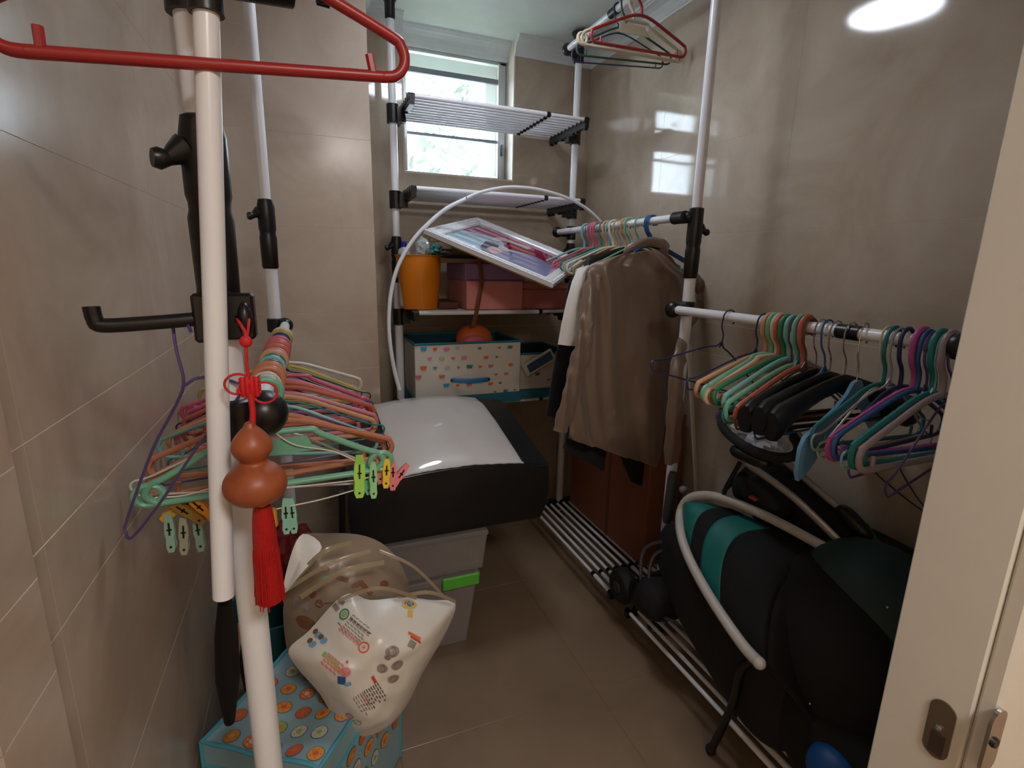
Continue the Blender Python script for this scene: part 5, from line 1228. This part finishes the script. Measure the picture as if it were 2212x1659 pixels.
# silver bars up to the handle ring
def bar(p0, x0, p1, x1, w, m, nm, fl=.5, mid=None):
    a, b = P(*p0, X=x0), P(*p1, X=x1); pts = [a, b] if mid is None else [a, P(*mid[0], X=mid[1]), b]
    MB().tube(smooth_path(pts, 6), w, 10, flat=(fl, (-1, 0, .3))).build(nm, m, so, smooth=50)
bar((1612, 1000), 1.07, (1828, 1185), 1.13, .0095, silverm, 'frame_bar', mid=((1715, 1075), 1.09))
bar((1697, 997), 1.17, (1812, 1098), 1.19, .0095, silverm, 'frame_bar')
bar((1625, 1000), 1.10, (1562, 1062), 1.10, .007, black_m, 'strap', .6)
blob('hinge_block', P(1845, 1130, X=1.17), (.05, .018, .02), black_m, Rx(V3(.1, -1, -.6)))
blob('harness_pad', P(1660, 1075, X=1.12), (.07, .05, .045), fab, Rx(V3(.02, -1, -.5)))
blob('back_rest', P(1760, 1160, X=1.19), (.26, .05, .11), fab, Rx(V3(0, -1, -.42)))
blob('harness_pad', P(1625, 1050, X=1.14), (.05, .04, .05), fab)
# handle ring
cr_ = P(1640, 938, X=1.04); mb = MB(); 
ringpts = []
for k in range(28):
    a_ = 2*PI*k/28; ringpts.append(P(1641+84*math.cos(a_)+10*math.sin(a_), 938+44*math.sin(a_)+26*math.cos(a_), X=1.04-.07*math.sin(a_)))
MB().tube(ringpts, .0115, 12, closed=True).build('handle_ring', rubber, so, smooth=60)
blob('handle_hub', P(1625, 985, X=1.0), (.06, .03, .018), black_m, Rx(V3(.05, -1, 0)))
MB().tube([P(1598, 1000, X=1.02), P(1570, 1050, X=1.03), P(1558, 1080, X=1.04)], .006, 8).build('strap', black_m, so)
# front bumper, footrest tubes, grip
for dx in (0, 18):
    pts = [P(1470+dx*.3, 1168+dx, X=.99), P(1420+dx*.5, 1172+dx, X=.975), P(1392+dx, 1188+dx, X=.96), P(1384+dx, 1225+dx, X=.95), P(1389+dx, 1290, X=.95), P(1400+dx, 1322, X=.95), P(1440+dx, 1345, X=.955)]
    MB().tube(smooth_path(pts, 5), .0055, 10).build('footrest_tube', mat('grey_steel', (112, 112, 114), .3, metal=.7), so, smooth=60)
a, b = P(1455, 1020, X=1.06), P(1440, 1128, X=1.05)
MB().tube([a, a.lerp(b, .1), a.lerp(b, .9), b], .016, 14, rs=[.012, .0165, .0165, .013]).build('foam_grip', mat('grey_foam', (62, 64, 66), .7), so, smooth=60)
MB().tube([b, P(1434, 1180, X=1.045)], .012, 12).build('grip_tube', plast_w, so, smooth=60)
MB().ell(P(1476, 1058, X=1.06), (.014, .014, .012), n=14, m=8).build('grip_cap', mat('cap_grey', (120, 122, 122), .4), so, smooth=60)
# wheel on the shelf edge and black legs
wc_ = V3(.965, 1.335, .190)
MB().lathe([(.02, -.028), (.052, -.026), (.060, -.014), (.061, .014), (.052, .026), (.02, .028)], 28, wc_, 'x').build('wheel', rubber, so, smooth=40)
MB().lathe([(.0, -.031), (.018, -.031), (.020, -.0285)], 20, wc_, 'x').build('wheel_hub', plastic('hub_grey', (52, 52, 54), .5), so, smooth=40)
MB().cbox((.95, 1.20, .16), (1.03, 1.31, .235), .012).build('wheel_fork', black_m, so)
blob('foot_cover', (1.0, 1.16, .26), (.10, .07, .07), fab)
pts = [P(1628, 1425, X=.93), P(1600, 1450, X=.925), P(1583, 1520, X=.925), V3(.932, .845, .012)]
MB().tube(smooth_path(pts, 4), .010, 12).build('stand_leg', black_m, so, smooth=60)
MB().ell(V3(.932, .845, .016), (.014, .014, .0155), n=12, m=8).build('rubber_foot', rubber, so, smooth=60)
for q in (P(1750, 1520, X=.92), P(1917, 1312, X=1.0)): MB().ell(q, (.003, .003, .003), n=10, m=6).build('snap_button', chrome_m, so, smooth=60)
MB().cbox(tuple(P(1628, 1076, X=1.055)-V3(.008, .012, .004)), tuple(P(1628, 1076, X=1.055)+V3(.008, .012, .004)), .003).build('red_buckle', plastic('buckle_red', (176, 60, 70), .5), so)
adopt(so)
crumple('plastic_bag', P(1660, 940, X=1.08), (.05, .085, .035), plastic('crinkled_clear', (216, 218, 222), .12, trans=.35, spec=.8), 'crumpled clear plastic bag stuffed inside the black handle ring of the stroller', 'bag', 31, .55, 34)
bl = P(1805, 1668, X=.93)
tag(MB().ell(bl, (.045, .055, .05), n=26, m=14, p=.9).build('ball', plastic('bright_blue', (8, 74, 140), .5), smooth=60), 'bright blue rounded toy at the bottom right next to the door frame', 'toy')
# loose black cables on the right wall
for i, (pts, lb) in enumerate((([(1820, 950), (1850, 980), (1900, 1030), (1960, 1080), (2010, 1115)], 'thin black cable trailing down the right wall, upper of the two'), ([(1935, 990), (1950, 1025), (1972, 1062), (2000, 1100)], 'thin dark cable trailing down the right wall, lower and fainter'))):
    tag(MB().tube(smooth_path([P(x, y, X=XR-.004) for x, y in pts], 5), .0012, 6).build('cable', rubber, smooth=50), lb, 'cable')
